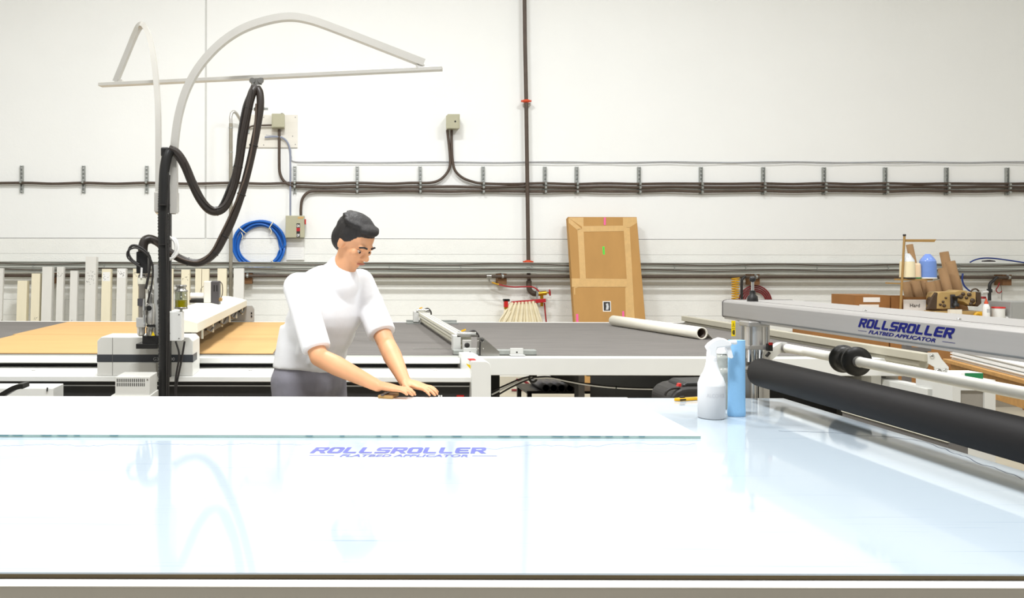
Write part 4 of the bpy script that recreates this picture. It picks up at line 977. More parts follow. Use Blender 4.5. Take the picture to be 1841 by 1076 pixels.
patch('tape', 'packing_tape', [(1027.5, 501), (1127, 502), (1127, 516.5), (1028, 516.5)], lift=.0026)
patch('tape', 'packing_tape', [(1032, 516.5), (1040, 516.5), (1034, 519), (1034, 530), (1032, 530)], lift=.001)
patch('pink_sticker', 'pink_label', [(1085.5, 391.5), (1089, 391.5), (1089, 405), (1085.5, 405)], lift=.0028)
patch('green_sticker', 'green_label', [(1083, 443.5), (1086.5, 443.5), (1087.5, 458), (1084, 458)])
patch('pink_sticker', 'pink_label', [(1035.5, 565), (1039.5, 565), (1040, 580), (1036, 580)])
patch('pink_sticker', 'pink_label', [(1118.5, 560), (1122, 560), (1122.5, 573), (1119, 573)], lift=.0013)
lb = patch('label', 'paper', [(1083.5, 542), (1098, 542), (1098.5, 560.5), (1084, 560.5)], label='white bordered black picture label')
patch('label_picture', 'dark_print', [(1085, 543.3), (1096.6, 543.3), (1097, 559), (1085.5, 559)], lift=.0013)
patch('label_figure', 'print_grey', [(1089, 546.5), (1093, 545.5), (1094.5, 552), (1093.5, 557.5), (1089, 557.5), (1090, 551)], lift=.0026)
b = MB()
for k in range(4): b.prism([onbox(1084.6 + k * .1, 446 + k * 2.9) + nn * .0013, onbox(1085.8, 446 + k * 2.9) + nn * .0013, onbox(1085.8, 447.6 + k * 2.9) + nn * .0013], nn * .0004)
b.build('sticker_print', 'dark_print', t)

# ================================================================ things on the applicator table
# spray bottle
sp = onz(1279, 752, TZ); sx_, sy_ = sp.x, sp.y
zz = lambda py: P(1279, py, sy_).z - P(1279, 755, sy_).z + TZ + .0006
rb = 23.3 * sy_ / F
t = thing('spray_bottle', 'white plastic trigger spray bottle standing on the glass table', 'spray bottle', (sx_, sy_, TZ + .0006))
MB().lathe([(rb * .90, TZ + .0006), (rb, TZ + .006), (rb * 1.0, zz(696))], (sx_, sy_, 0), n=36).build('label_wrap', 'bottle_grey', t, label='pale grey label band round the lower bottle')
MB().lathe([(rb * 1.0, zz(696)), (rb * 1.0, zz(693)), (rb * .84, zz(682)), (rb * .60, zz(672)), (rb * .46, zz(662)), (rb * .40, zz(654))], (sx_, sy_, 0), n=36).build('bottle_body', 'bottle_white', t)
MB().lathe([(rb * .385, zz(654)), (rb * .385, zz(645)), (rb * .34, zz(644))], (sx_, sy_, 0), n=24).build('collar', 'bottle_white', t, bevel=.001)
S = sy_ / F
def sq(px, py): return (sx_ + (px - 1279) * S, zz(py))
prof = [(1271, 645), (1272, 634), (1268, 627), (1274, 620), (1283, 614), (1292, 610.5), (1300, 612), (1308, 616), (1313, 621), (1313, 626), (1303, 627), (1296, 628), (1288, 629), (1286, 634), (1287, 645)]
MB().prism([(sq(x, y)[0], sy_ - .012, sq(x, y)[1]) for x, y in prof], (0, .024, 0)).build('trigger_head', 'bottle_white', t, bevel=.004)
prof = [(1306, 624), (1311, 624), (1314, 634), (1317, 646), (1314, 648.5), (1309, 646), (1307, 636), (1303, 630)]
MB().prism([(sq(x, y)[0], sy_ - .007, sq(x, y)[1]) for x, y in prof], (0, .014, 0)).build('trigger', 'bottle_white', t, bevel=.002)
q0, q1 = sq(1312, 619.5), sq(1323, 618.5)
MB().cyl((q0[0], sy_, q0[1]), (q1[0], sy_, q1[1]), .007, n=14).cyl((sq(1318, 0)[0], sy_, q0[1]), (q1[0], sy_, q1[1]), .0085, n=14).build('nozzle', 'bottle_white', t)
b = MB(); cu = []
font_text(b, 'ALCOHOL', (-.5, 0, 0), (1, 0, 0), (0, 0, 1), (0, -1, 0), 1.0, 1.0, 0, .01, 0)
zc = zz(716)
b.v = [Vector((sx_ + math.sin(v.x * 1.5) * (rb + .0005), sy_ - math.cos(v.x * 1.5) * (rb + .0005), zc + v.z * .014)) for v in b.v]
b.build('lettering', 'faint_print', t, label='faint grey ALCOHOL print')
# blue squeegee pad standing on end
bp = onz(1324, 749, TZ); S = bp.y / F; w = 31.5 * S
ztop = P(1324, 612, bp.y).z
t = thing('blue_pad', 'tall light blue oval foam pad standing upright behind spray bottle', 'pad', (bp.x, bp.y, TZ + .0006))
prof = [(w * .48, TZ + .0006), (w * .515, TZ + .006), (w * .515, TZ + .022), (w * .50, TZ + .03), (w * .49, TZ + .10), (w * .485, ztop - .004), (w * .47, ztop)]
ob = MB().lathe(prof, (0, 0, 0), n=40)
for v in ob.v: v.x, v.y = v.x + bp.x, v.y * .55 + bp.y
ob.build('foam_body', 'blue_foam', t)
# clear glass bottle behind
gp = onz(1298, 735, TZ)
S = gp.y / F; rg = 12 * S; g = lambda py: P(1298, py, gp.y).z
t = thing('glass_bottle', 'clear textured glass bottle between spray bottle and blue pad', 'bottle', (gp.x, gp.y, TZ + .0006))
pr = [(rg * .9, TZ + .0006), (rg, TZ + .006), (rg, g(695)), (rg * .86, g(684)), (rg, g(672)), (rg * 1.05, g(662))]
k = 0
while g(662) + k * .006 < g(641): pr.append((rg * (1.05 if k % 2 else .97), g(662) + k * .006)); k += 1
pr += [(rg * .8, g(640)), (rg * .8, g(636))]
MB().lathe(pr + [(r_ * .9, h_) for r_, h_ in reversed(pr[1:])], (gp.x, gp.y, 0), n=28).build('glass', 'moulded_glass', t)
MB().lathe([(rg * .86, TZ + .007), (rg * .86, g(722))], (gp.x, gp.y, 0), n=20).build('amber_liquid', 'stand_tan', t)
MB().lathe([(rg * .86, g(636)), (rg * .86, g(622)), (rg * .7, g(621))], (gp.x, gp.y, 0), n=20).build('pump_cap', 'white_plastic', t)
# yellow utility knife
k0, k1 = onz(1213, 722, TZ), onz(1262, 719, TZ)
ax = (k1 - k0).normalized(); sd = Vector((-ax.y, ax.x, 0)); L = (k1 - k0).length
t = thing('utility_knife', 'yellow snap-off utility knife lying beside the spray bottle', 'knife', k0 + Vector((L / 2, 0, .0006)))
pts = [(0, .004), (.014, -.006), (.03, -.012), (L, -.011), (L, .011), (.03, .012), (.010, .010)]
MB().prism([k0 + ax * a + sd * c + Vector((0, 0, .0006)) for a, c in pts], (0, 0, .011)).build('handle', 'yellow_plastic', t, bevel=.002)
MB().obox(k0 + ax * .036 + Vector((0, 0, .0150)), ax * .010, sd * .005, (0, 0, .0030)).build('slider', 'black_plastic', t, bevel=.001)
MB().obox(k0 + ax * .030 - sd * .0122 + Vector((0, 0, .006)), ax * .014, sd * .0006, (0, 0, .0028)).build('marking', 'black_plastic', t)
MB().obox(k0 + ax * (L * .55) + Vector((0, 0, .0121)), ax * L * .3, sd * .002, (0, 0, .0004)).build('blade_slot', 'grey_dark', t)

# ================================================================ low things behind the applicator table
VY = 4.50
v0, v1 = P(207, 678, VY), P(269, 678, VY)
t = thing('vent_box', 'white louvred metal box standing before the cutting gantry', 'box', ((v0.x + v1.x) / 2, VY + .1, 0))
MB().box(v0.x, v1.x, VY, VY + .20, .06, v0.z).build('case', 'grey_white_metal', t, bevel=.003)
MB().box(v0.x - .02, v1.x + .005, VY - .01, VY + .21, .0, P(0, 711, VY).z).build('plinth', 'grey_white_metal', t, bevel=.003)
for r_ in range(2):
    for k in range(15):
        x = P(212.2 + k * 3.45, 0, VY).x; za, zb2 = P(0, 681 + r_ * 7.6, VY).z, P(0, 687 + r_ * 7.6, VY).z
        MB().box(x - .0022, x + .0022, VY - .0006, VY + .004, zb2, za).build('louvre_slot', 'black_plastic', t)
MB().lathe([(.004, 0), (.004, .002)], P(265, 683, VY), (0, -1, 0), n=10).build('screw', 'steel', t)
# console with white top
cz = P(0, 698.5, 4.62).z; c1 = P(97, 0, 4.62).x
t = thing('control_console', 'white console panel low at the left edge below the chassis', 'console', (-1.8, 4.7, 0))
MB().box(-2.3, c1, 4.62, 4.80, .05, cz).build('panel', 'white_metal', t, bevel=.003)
MB().box(-2.28, c1 - .02, 4.64, 4.78, 0, .05).build('plinth', 'black_plastic', t)
MB().cyl((c1 - .03, 4.615, cz - .015), (c1 - .03, 4.62, cz + .004), .004, n=8).build('pin', 'black_plastic', t)
# black chair armrest
t = thing('office_chair', 'black chair armrest poking up at the left frame edge', 'chair', (-1.75, 4.25, 0))
AY = 4.1
arm = [(-28, 726), (0, 713), (14, 705), (28, 697), (40, 693.5), (47, 693)]
b = MB().sweep([P(x, y, AY) for x, y in arm], .022, .09, (0, 1, 0)); b.build('armrest', 'black_plastic', t, bevel=.004)
MB().tube([P(-10, 722, AY), P(-14, 740, AY), P(-10, 780, AY + .05), P(-25, 800, AY + .1)], .018, 10).build('arm_support', 'black_plastic', t)
sc_ = P(-60, 806, AY + .12)
MB().box(sc_.x - .25, sc_.x + .24, AY - .1, AY + .36, .50, .57).build('seat', 'black_rubber', t, bevel=.03)
MB().cyl((sc_.x, AY + .13, .07), (sc_.x, AY + .13, .50), .03).build('column', 'steel', t)
for k in range(5):
    w_ = k * 2 * PI / 5; e = Vector((sc_.x + .28 * math.cos(w_), AY + .13 + .28 * math.sin(w_), .065)); MB().bar((sc_.x, AY + .13, .09), e, .04, .03).cyl(e + Vector((0, -.015, -.037)), e + Vector((0, .015, -.037)), .028).build('base_arm', 'black_plastic', t)
# small cylinder on the cutter bed edge
# dark rolls under the bed extension
shelf = thing('low_rack', 'dark low rack on the floor under the bed extension', 'rack', (1.35, 8.75, 0))
MB().box(1.9, 3.0, 8.62, 9.15, .17, .195).build('shelf', 'black_metal', shelf)
for x in (1.93, 2.97): 
    for y in (8.65, 9.12): MB().box(x - .02, x + .02, y - .02, y + .02, 0, .17).build('leg', 'black_metal', shelf)
for k, px in enumerate((977, 991, 1005, 1020, 1036)):
    c = P(px, 704, 8.65)
    tag(MB().lathe([(.028, 0), (.036, 0), (.036, .55), (.028, .55), (.028, 0)], (c.x, 8.55, .195 + .0365), (0, 1, 0), n=20).build('dark_roll', 'charcoal'), 'dark grey roll lying on the low rack, %s from the left' % ORD[k], 'roll', 'dark rolls on the low rack')
# cables hanging under the extension
t = thing('cable_bundle', 'black and white cables hanging below the white bed extension', 'cable', P(958, 690, 5.6))
for q, m_ in (([(884, 704), (905, 695), (930, 684), (950, 678), (965, 676)], 'black_rubber'), ([(884, 710), (910, 697), (935, 686), (955, 680)], 'white_plastic'), ([(886, 716), (915, 699), (940, 687), (958, 680)], 'black_rubber'),
              ([(958, 679), (985, 678), (1010, 683), (1050, 690), (1100, 696), (1160, 699), (1215, 697)], 'black_rubber'), ([(960, 681), (990, 680), (1020, 686), (1060, 693), (1110, 698), (1170, 700), (1212, 699)], 'white_plastic')):
    MB().tube(path(q, 5.54, 5.56), .0055, 8, k=6).build('cable', m_, t)
MB().torus(P(958, 681, 5.55), .022, .007, (.3, 1, 0), 18, 8).build('tied_loop', 'black_rubber', t)
for px, py in ((1010, 684), (1107, 697)): MB().lathe([(.011, -.003), (.011, .003)], P(px, py, 5.556), (1, 0, 0), n=10).build('cable_tie', 'black_plastic', t)
tag(MB().tube([P(928, 683, 9.9), P(944, 687, 9.9), P(951, 694, 9.9), P(940, 701, 9.9), P(920, 702, 9.9)], .014, 8).build('red_air_hose', 'dark_red_hose'), 'dull red hose curl on the floor under the cutting table', 'hose')
# black bag-like power unit with red button
t = thing('vacuum_cleaner', 'low black vacuum unit with red button behind the yellow knife', 'vacuum', P(1245, 760, 4.5))
VV = 4.45
pr = [(1205, 790), (1206, 715), (1216, 704), (1226, 699), (1237, 697), (1300, 696), (1300, 790)]
MB().prism([P(x, y, VV) for x, y in pr], (0, .28, 0)).build('tub', 'black_rubber', t, bevel=.02, segs=3)
pr = [(1227, 698.5), (1229, 692), (1236, 688.5), (1300, 687), (1300, 696)]
MB().prism([P(x, y, VV + .03) for x, y in pr], (0, .2, 0)).build('lid', 'black_plastic', t, bevel=.008)
MB().prism([P(1219, 696.5, VV + .02), P(1221, 690.5, VV + .02), P(1225.5, 690, VV + .02), P(1225, 696, VV + .02)], (0, .03, 0)).build('button', 'red_plastic', t, bevel=.002)
MB().tube(path([(1195, 712), (1199, 704), (1208, 699), (1221, 697.5)], VV + .02, VV + .02), .007, 8).build('handle', 'black_rubber', t)
c = P(1250, 760, VV); MB().box(c.x - .10, c.x + .13, VV + .03, VV + .25, 0, P(0, 789, VV).z).build('stand', 'black_metal', t)

# ================================================================ right-hand background: bench with sewing things
NY = 9.0; NZ = .84
t = thing('work_bench', 'long brown bench along the right wall carrying sewing machine and boxes', 'bench', (6.4, NY + .4, 0))
MB().box(5.1, 8.6, NY - .35, NY + .75, NZ - .04, NZ).build('top', 'wood', t, bevel=.003)
for x in (5.2, 6.85, 8.5):
    for y in (NY - .28, NY + .68): MB().box(x - .04, x + .04, y - .04, y + .04, 0, NZ - .0405).build('leg', 'wood_dark', t)
MB().box(5.16, 8.54, NY - .33, NY - .305, NZ - .16, NZ - .0405).build('apron', 'wood_dark', t)
def nb(px0, py0, px1, py1, Y): a_, c_2 = P(px0, py1, Y), P(px1, py0, Y); return a_.x, c_2.x, a_.z, c_2.z
def carton(px0, px1, pyt, Y, depth, label, m='cardboard_dark', zb=None, open_top=False):
    x0, x1, _, z1 = nb(px0, pyt, px1, pyt + 1, Y); zb = NZ + .0006 if zb is None else zb
    t = thing('carton', label, 'box', ((x0 + x1) / 2, Y + depth / 2, zb), 'cardboard cartons at the right')
    th = .006
    b = MB().box(x0, x1, Y, Y + th, zb, z1).box(x0, x1, Y + depth - th, Y + depth, zb, z1).box(x0, x0 + th, Y + th, Y + depth - th, zb, z1).box(x1 - th, x1, Y + th, Y + depth - th, zb, z1).box(x0 + th, x1 - th, Y + th, Y + depth - th, zb, zb + th)
    b.build('walls', m, t)
    if not open_top: MB().box(x0, x1, Y, Y + depth, z1 + .0005, z1 + .006).build('lid_flap', m, t)
    return t, x0, x1, z1
ct, x0, x1, z1 = carton(1537, 1600, 532.5, NY - .05, .42, 'brown carton with a blank white label, left on the bench')
a_, b_2, c_2, d_ = nb(1552, 535, 1582, 543.5, NY - .051); MB().box(a_, b_2, NY - .0525, NY - .0505, c_2, d_).build('label', 'paper', ct)
a_, b_2, c_2, d_ = nb(1545, 548, 1580, 556, NY - .051); MB().box(a_, b_2, NY - .0525, NY - .0505, c_2, d_).build('label', 'paper', ct)
ct, x0, x1, z1 = carton(1602, 1676, 534.5, NY - .02, .45, 'open brown carton holding cardboard cores behind the Hard sign', open_top=True)
sg = thing('hard_sign', 'white paper sign reading Hard in front of the cartons', 'sign', P(1644, 556, NY - .08))
a_, b_2, c_2, d_ = nb(1624, 539, 1664.5, 560, NY - .07); MB().box(a_, b_2, NY - .072, NY - .070, c_2, d_).build('card', 'paper', sg)
b = MB(); q = P(1636, 552.8, NY - .0725); font_text(b, 'Hard', q, (1, 0, 0), (0, 0, 1), (0, -1, 0), 17.5 * NY / F, 6.3 * NY / F, 0, .012, .0005); b.build('lettering', 'dark_print', sg)
MB().box(a_ + .05, b_2 - .05, NY - .0698, NY - .055, NZ + .0006, d_ - .02).build('easel_back', 'cardboard_dark', sg)
# cardboard cores
CORES = [((1635, 440, 9.30), (1655, 535), 5.5, 'cardboard core peeping out behind the blue thread cone'), ((1697, 453.5, 9.55), (1716, 545), 7.2, 'cardboard core standing highest among the leaning cores'), ((1708, 470.5, 9.32), (1728, 545), 8.0, 'cardboard core leaning furthest right behind the sewing machine'),
         ((1694, 482.5, 9.22), (1710, 548), 7.5, 'cardboard core right of the blue thread cone'), ((1628, 508, 9.1), (1640, 560), 6.5, 'cardboard core leaning nearest the thread stand post'), ((1643, 505, 9.12), (1658, 560), 8.5, 'wide cardboard core leaning below the cream cone'), ((1660, 505, 9.28), (1670, 560), 6, 'cardboard core half hidden in the carton middle'),
         ((1671, 508, 9.16), (1684, 560), 8.0, 'cardboard core open end up below the blue cone'), ((1686, 505, 9.30), (1698, 560), 7.0, 'cardboard core leaning just left of the sewing machine')]
for (tx, ty2, Y), (bx_, by_), rp, lab in CORES:
    p1 = P(tx, ty2, Y + .06); p0 = P(bx_, by_, Y - .02); d = (p1 - p0).normalized(); r_ = rp * Y / F
    kk = (p0.z - (NZ + .05)) / d.z; p0 = p0 - d * kk; L = (p1 - p0).length
    tag(MB().lathe([(r_ * .86, L), (r_ * .86, 0), (r_, 0), (r_, L), (r_ * .86, L)], p0, d, n=24).build('cardboard_core', 'core_board'), lab, 'core tube', 'cardboard cores behind the thread cones')
# thread stand and cones
HYs = NY - .18
def sxz(px, py): return P(px, py, HYs)
t = thing('thread_stand', 'tan metal thread stand holding cones, tall post with arm', 'thread stand', sxz(1622, 575))
pt, pbm = sxz(1626, 425), sxz(1617.5, 575); pbm.z = NZ + .0006
MB().cyl(pbm, pt, .011, n=12).build('post', 'stand_tan', t)
MB().lathe([(.012, 0), (.014, .004), (.014, .018), (.010, .02)], pt, (0, 0, 1), n=14).build('cap', 'dark_print', t)
a_ = sxz(1628, 432.5); c_2 = sxz(1683, 432.5)
MB().prism([sxz(1627, 430.5), sxz(1683.5, 430.5), sxz(1680, 435.5), sxz(1627, 435)], (0, .03, 0)).build('top_arm', 'stand_tan', t)
MB().prism([sxz(1619, 501.5), sxz(1677, 501.5), sxz(1677, 504.5), sxz(1619, 504.5)], (0, .10, 0)).build('lower_arm', 'stand_tan', t)
MB().prism([sxz(1595, 508), sxz(1622, 509.5), sxz(1622, 511.5), sxz(1595, 510.5)], (0, .03, 0)).build('side_arm', 'stand_tan', t)
MB().lathe([(.12, 0), (.12, .012), (.02, .02)], (pbm.x, pbm.y, NZ + .0006), n=24).build('base', 'stand_tan', t)
def cone(px, pyb, pyt, wpx, body, film, cap, label, split=.8):
    b0 = sxz(px, pyb); r_ = wpx * HYs / F / 2; y_ = HYs + .05; z0 = sxz(px, 501.5).z + .0006; z1_ = sxz(px, pyt).z; H = z1_ - z0
    t = thing('thread_cone', label, 'thread cone', (b0.x, y_, z0), 'thread cones on the stand')
    MB().lathe([(r_ * 1.02, z0), (r_ * 1.05, z0 + .006), (r_ * 1.0, z0 + .012)], (b0.x, y_, 0), n=24).build('cone_base', cap, t)
    MB().lathe([(r_, z0 + .0125), (r_ * .97, z0 + H * split * .8), (r_ * .93, z0 + H * split)], (b0.x, y_, 0), n=28).build('thread', body, t)
    MB().lathe([(r_ * .935, z0 + H * split), (r_ * .88, z0 + H * (split + .06)), (r_ * .7, z0 + H * (split + .14)), (r_ * .35, z0 + H * .98), (r_ * .28, z0 + H)], (b0.x, y_, 0), n=28).build('shoulder', film, t)
    return t
cone(1637, 494, 456, 25, 'cone_cream', 'thread_film', 'black_plastic', 'cream thread cone in clear wrap nearest the stand post', .68)
cone(1653.5, 496, 474.5, 15, 'cone_pink', 'cone_pink', 'green_plastic', 'small pale pink thread cone with green base', .9)
cone(1674, 499, 457, 28, 'cone_blue', 'blue_film', 'white_plastic', 'large blue thread cone with a domed top', .70)
tl = sxz(1666, 477); MB().box(tl.x - .016, tl.x + .008, HYs - .028, HYs - .026, tl.z - .035, tl.z + .02)
# sewing machine
SY = NY - .22
def s2(px, py): return P(px, py, SY)
t = thing('sewing_machine', 'beige and brown industrial sewing machine on the bench', 'sewing machine', s2(1726, 575))
b = MB().prism([s2(x, y) for x, y in [(1684, 556), (1684, 534), (1687, 527), (1692, 525), (1718, 525), (1725, 522), (1737, 523), (1740, 527), (1755, 525), (1757, 543), (1752, 548), (1742, 549), (1732, 543), (1720, 541), (1716, 541), (1714, 551), (1714, 556)]], (0, .16, 0)); b.build('arm_casting', 'machine_beige', t, bevel=.006)
MB().prism([s2(x, y) for x, y in [(1753, 525), (1764, 526), (1765, 546), (1758, 552), (1753, 550)]], (0, .17, 0)).build('face_cover', 'machine_brown', t, bevel=.006)
b = MB().box(s2(1680, 0).x, s2(1770, 0).x, SY - .02, SY + .22, NZ + .0006, s2(0, 556.5).z); b.build('bed', 'machine_beige', t, bevel=.006)
MB().lathe([(.03, 0), (.03, .03), (.016, .034), (.016, .08), (.03, .084), (.03, .10)], s2(1713, 551) + Vector((0, -.04, 0)), (0, 0, 1), n=18).build('spool_pin', 'black_plastic', t)
MB().box(s2(1709, 0).x, s2(1717, 0).x, SY - .012, SY - .001, s2(0, 551).z, s2(0, 526.5).z).build('belt_guard', 'charcoal', t)
for px, py, r_ in ((1727, 534, .022), (1731, 529, .018), (1742, 530, .02), (1748, 541, .024), (1722, 534, .012), (1745, 547, .018), (1737, 536, .014), (1695, 543, .012), (1700, 536, .010), (1690, 548, .012), (1697, 550, .016)):
    MB().lathe([(r_, 0), (r_ * .9, .012), (r_ * .4, .016)], s2(px, py), (0, -1, 0), n=14).build('tension_dial', 'machine_brown', t)
MB().tube([s2(1745, 525), s2(1749, 521), s2(1755, 520), s2(1760, 524)], .008, 6).build('lifter', 'machine_brown', t)
MB().lathe([(.045, 0), (.05, .01), (.05, .03), (.03, .036)], s2(1689, 544) + Vector((0, .10, 0)), (-1, 0, 0), n=28).build('handwheel', 'machine_brown', t)
MB().prism([s2(x, y) for x, y in [(1667, 557), (1672, 547), (1678, 533), (1683, 526), (1686, 527), (1684, 557)]], (0, .03, 0)).build('motor_guard', 'machine_brown', t, bevel=.004)
MB().box(s2(1702, 0).x, s2(1723, 0).x, SY - .06, SY - .021, NZ + .0006, s2(0, 553).z).build('side_plate', 'paper_roll', t)
# tape rolls
for px, dy, k in ((1759, 0, 'nearest'), (1764, .035, 'behind the front one')):
    q = P(px, 551, SY - .09 + dy); R_2 = 7 * SY / F
    t = thing('tape_roll', 'roll of yellow tape beside the glue bottle, the one %s' % k, 'tape', (q.x, q.y, NZ + .0006), 'tape rolls on the bench')
    c_2 = Vector((q.x, q.y, NZ + .0006 + .05 + R_2 * 1.0))
    MB().lathe([(R_2 * .5, 0), (R_2, 0), (R_2, .026), (R_2 * .5, .026), (R_2 * .5, 0)], c_2, (.5, 1, 0), n=24).build('tape', 'yellow_hose', t)
    MB().lathe([(R_2 * .46, .001), (R_2 * .5, .001), (R_2 * .5, .025), (R_2 * .46, .025), (R_2 * .46, .001)], c_2, (.5, 1, 0), n=24).build('tape_core', 'cardboard', t)
    MB().box(q.x - .06, q.x + .06, q.y - .012, q.y + .022, NZ + .0006, NZ + .05).build('dispenser', 'stand_tan', t)
# glue bottle, tub, grey box
g0 = P(1773, 568, SY - .13); rg = 5.8 * (SY - .13) / F; gz = lambda py: P(1773, py, SY - .13).z
t = thing('glue_bottle', 'white glue bottle with orange tip beside the sewing machine', 'bottle', (g0.x, g0.y, NZ + .0006))
MB().lathe([(rg * .9, NZ + .0006), (rg, NZ + .01), (rg, gz(553)), (rg * .7, gz(548)), (rg * .45, gz(546.5))], (g0.x, g0.y, 0), n=24).build('body', 'white_plastic', t)
MB().lathe([(rg * .55, gz(546.5)), (rg * .5, gz(543.5)), (rg * .3, gz(542)), (rg * .16, gz(537))], (g0.x, g0.y, 0), n=20).build('tip', 'orange_paint', t)
b = MB(); 
for k in range(3): b.box(g0.x - rg * .5, g0.x + rg * .5, g0.y - rg - .001, g0.y - rg + .0005, gz(557 + 2.2 * k), gz(556 + 2.2 * k))
b.build('label_print', 'grey_cable', t)
u0 = P(1795, 568, SY - .1); ru = 10 * (SY - .1) / F; uz = lambda py: P(1795, py, SY - .1).z
t = thing('plastic_tub', 'translucent white tub with red lid on the bench', 'tub', (u0.x, u0.y, NZ + .0006))
MB().lathe([(ru * .9, NZ + .0006), (ru * .95, NZ + .01), (ru, uz(554.5))], (u0.x, u0.y, 0), n=28).build('body', 'white_plastic', t)
MB().lathe([(ru * 1.06, uz(554.5)), (ru * 1.06, uz(552.5)), (ru, uz(552))], (u0.x, u0.y, 0), n=28).build('lid', 'red_plastic', t)
wl = P(1812, 566, SY - .1)
tag(MB().cyl((wl.x - .05, wl.y, NZ + .045), (wl.x + .012, wl.y + .02, NZ + .045), .044, n=24).build('white_roll', 'white_plastic'), 'short white roll between red-lidded tub and grey cabinet', 'roll')
t = thing('grey_case', 'plain grey metal case on the bench at the right frame edge', 'case', P(1850, 575, SY - .15))
a_, b_2, c_2, d_ = nb(1817, 543.5, 1905, 570, SY - .15)
MB().box(a_, b_2, SY - .15, SY + .15, NZ + .0006, d_).build('case_body', 'grey_cabinet', t, bevel=.004)
MB().box(a_ + .012, b_2 - .012, SY - .153, SY - .1505, NZ + .015, d_ - .012).build('front_panel', 'grey_cabinet', t)
# cartons standing on the floor below
def floor_carton(px0, px1, pyt, pyb, Y, lab, m): return carton(px0, px1, pyt, Y, .36, lab, m, zb=.0)
floor_carton(1461, 1598, 588, 0, 8.25, 'wide brown carton on the floor seen under the gantry beam', 'cardboard_dark')
floor_carton(1601, 1722, 594, 0, 8.25, 'brown carton on the floor right of the wide carton', 'cardboard_dark')
# small clamp stand
t = thing('bench_clamp', 'grey metal clamp stand before the floor cartons under the beam', 'clamp', P(1640, 690, 7.6))
for a_, c_2 in ((1629, 1639), (1659, 1668)):
    u_, v_2, w_, z_ = nb(a_, 610, c_2, 690, 7.6); MB().box(u_, v_2, 7.6, 7.66, 0, z_).build('upright', 'grey_dark', t)
u_, v_2, w_, z_ = nb(1626, 625, 1672, 632, 7.6); MB().box(u_, v_2, 7.585, 7.6, w_, z_).build('cross_piece', 'grey_dark', t)
# near wooden bench with sheet stack, at the right edge
E0, E1 = Vector((4.22, 6.05, 0)), Vector((3.86, 4.75, 0))
d = (E1 - E0).normalized(); n_ = Vector((-d.y, d.x, 0))       # n_ points right, away from the aisle
if n_.x < 0: n_ = -n_
WZ = .78; Lb = (E1 - E0).length + .3
t = thing('wooden_table', 'rough wooden packing table at the right edge carrying stacked sheets', 'table', E0 + n_ * .5)
o_ = E0 - d * .15
MB().obox(o_ + d * Lb / 2 + n_ * .45 + Vector((0, 0, WZ - .012)), d * Lb / 2, n_ * .45, (0, 0, .012)).build('top', 'wood', t, bevel=.002)
MB().obox(o_ + d * Lb / 2 + n_ * .05 + Vector((0, 0, WZ - .10)), d * (Lb / 2 - .05), n_ * .02, (0, 0, .075)).build('apron', 'wood', t, bevel=.002)
for a_ in (.07, Lb - .07):
    for c_2 in (.09, .80): MB().obox(o_ + d * a_ + n_ * (c_2 + .04) + Vector((0, 0, (WZ - .0245) / 2)), d * .045, n_ * .045, (0, 0, (WZ - .0245) / 2)).build('leg', 'wood', t, bevel=.003)
MB().obox(o_ + d * Lb / 2 + n_ * .45 + Vector((0, 0, .25)), d * (Lb / 2 - .12), n_ * .32, (0, 0, .012)).build('lower_shelf', 'wood_dark', t)
rs = random.Random(3)
for k in range(9):
    z_ = WZ + .0006 + k * .0095; a_ = rs.uniform(-.015, .015)
    tag(MB().obox(o_ + d * (Lb / 2 + a_) + n_ * (.42 + rs.uniform(-.012, .012)) + Vector((0, 0, z_ + .0042)), d * (Lb / 2 - .04), n_ * .38, (0, 0, .0042)).build('board_sheet', 'paper' if k % 3 else 'pale_grey'),
        'white board in the stack on the wooden table, %s from the bottom' % ORD[k], 'board', 'boards stacked on the wooden table')
# carton on the lower shelf of the wooden table
tag(MB().obox(o_ + d * (Lb * .72) + n_ * .42 + Vector((0, 0, .2626 + .12)), d * .25, n_ * .28, (0, 0, .12)).build('shelf_carton', 'cardboard'), 'plain cardboard carton on the lower shelf of the wooden table', 'box')
# pale cabinet with dark window beside the table end
KY = 4.80
t = thing('machine_cabinet', 'pale grey cabinet with dark window behind the black roller', 'cabinet', P(1750, 900, KY))
a_, b_2, c_2, d_ = nb(1712, 688, 1790, 800, KY)
w0, w1, w2, w3 = nb(1727, 702.5, 1770, 745, KY)
b = MB().box(a_, w0, KY, KY + .02, 0, d_).box(w1, b_2, KY, KY + .02, 0, d_).box(w0, w1, KY, KY + .02, w3, d_).box(w0, w1, KY, KY + .02, 0, w2)
b.box(a_, a_ + .02, KY + .02, KY + .16, 0, d_).box(b_2 - .02, b_2, KY + .02, KY + .16, 0, d_).box(a_ + .02, b_2 - .02, KY + .33, KY + .16, 0, d_); b.build('case', 'pale_grey', t)
MB().box(a_, b_2, KY, KY + .16, d_ + .0003, d_ + .012).build('lid', 'grey_white_metal', t, bevel=.002)
MB().box(w0 + .03, w1 - .03, KY + .04, KY + .13, w2 + .002, w3 - .05).build('inner_unit', 'black_plastic', t)
MB().box(w0, w1, KY + .012, KY + .016, w2, w3).build('window', 'smoky_tube', t)
# green and white box on the cabinet
a_, b_2, c_2, d_ = nb(1728, 669, 1767, 686, KY + .03)
zc0 = P(1712, 688, KY).z + .0126
t = thing('pill_box', 'small white carton with green end lying on the cabinet', 'box', ((a_ + b_2) / 2, KY + .1, zc0))
MB().box(a_, b_2, KY + .03, KY + .14, zc0, zc0 + .035).build('carton', 'paper', t)
MB().box(a_ + .02, b_2 + .0005, KY + .0285, KY + .0297, zc0 + .004, zc0 + .034).build('green_band', 'green_plastic', t)
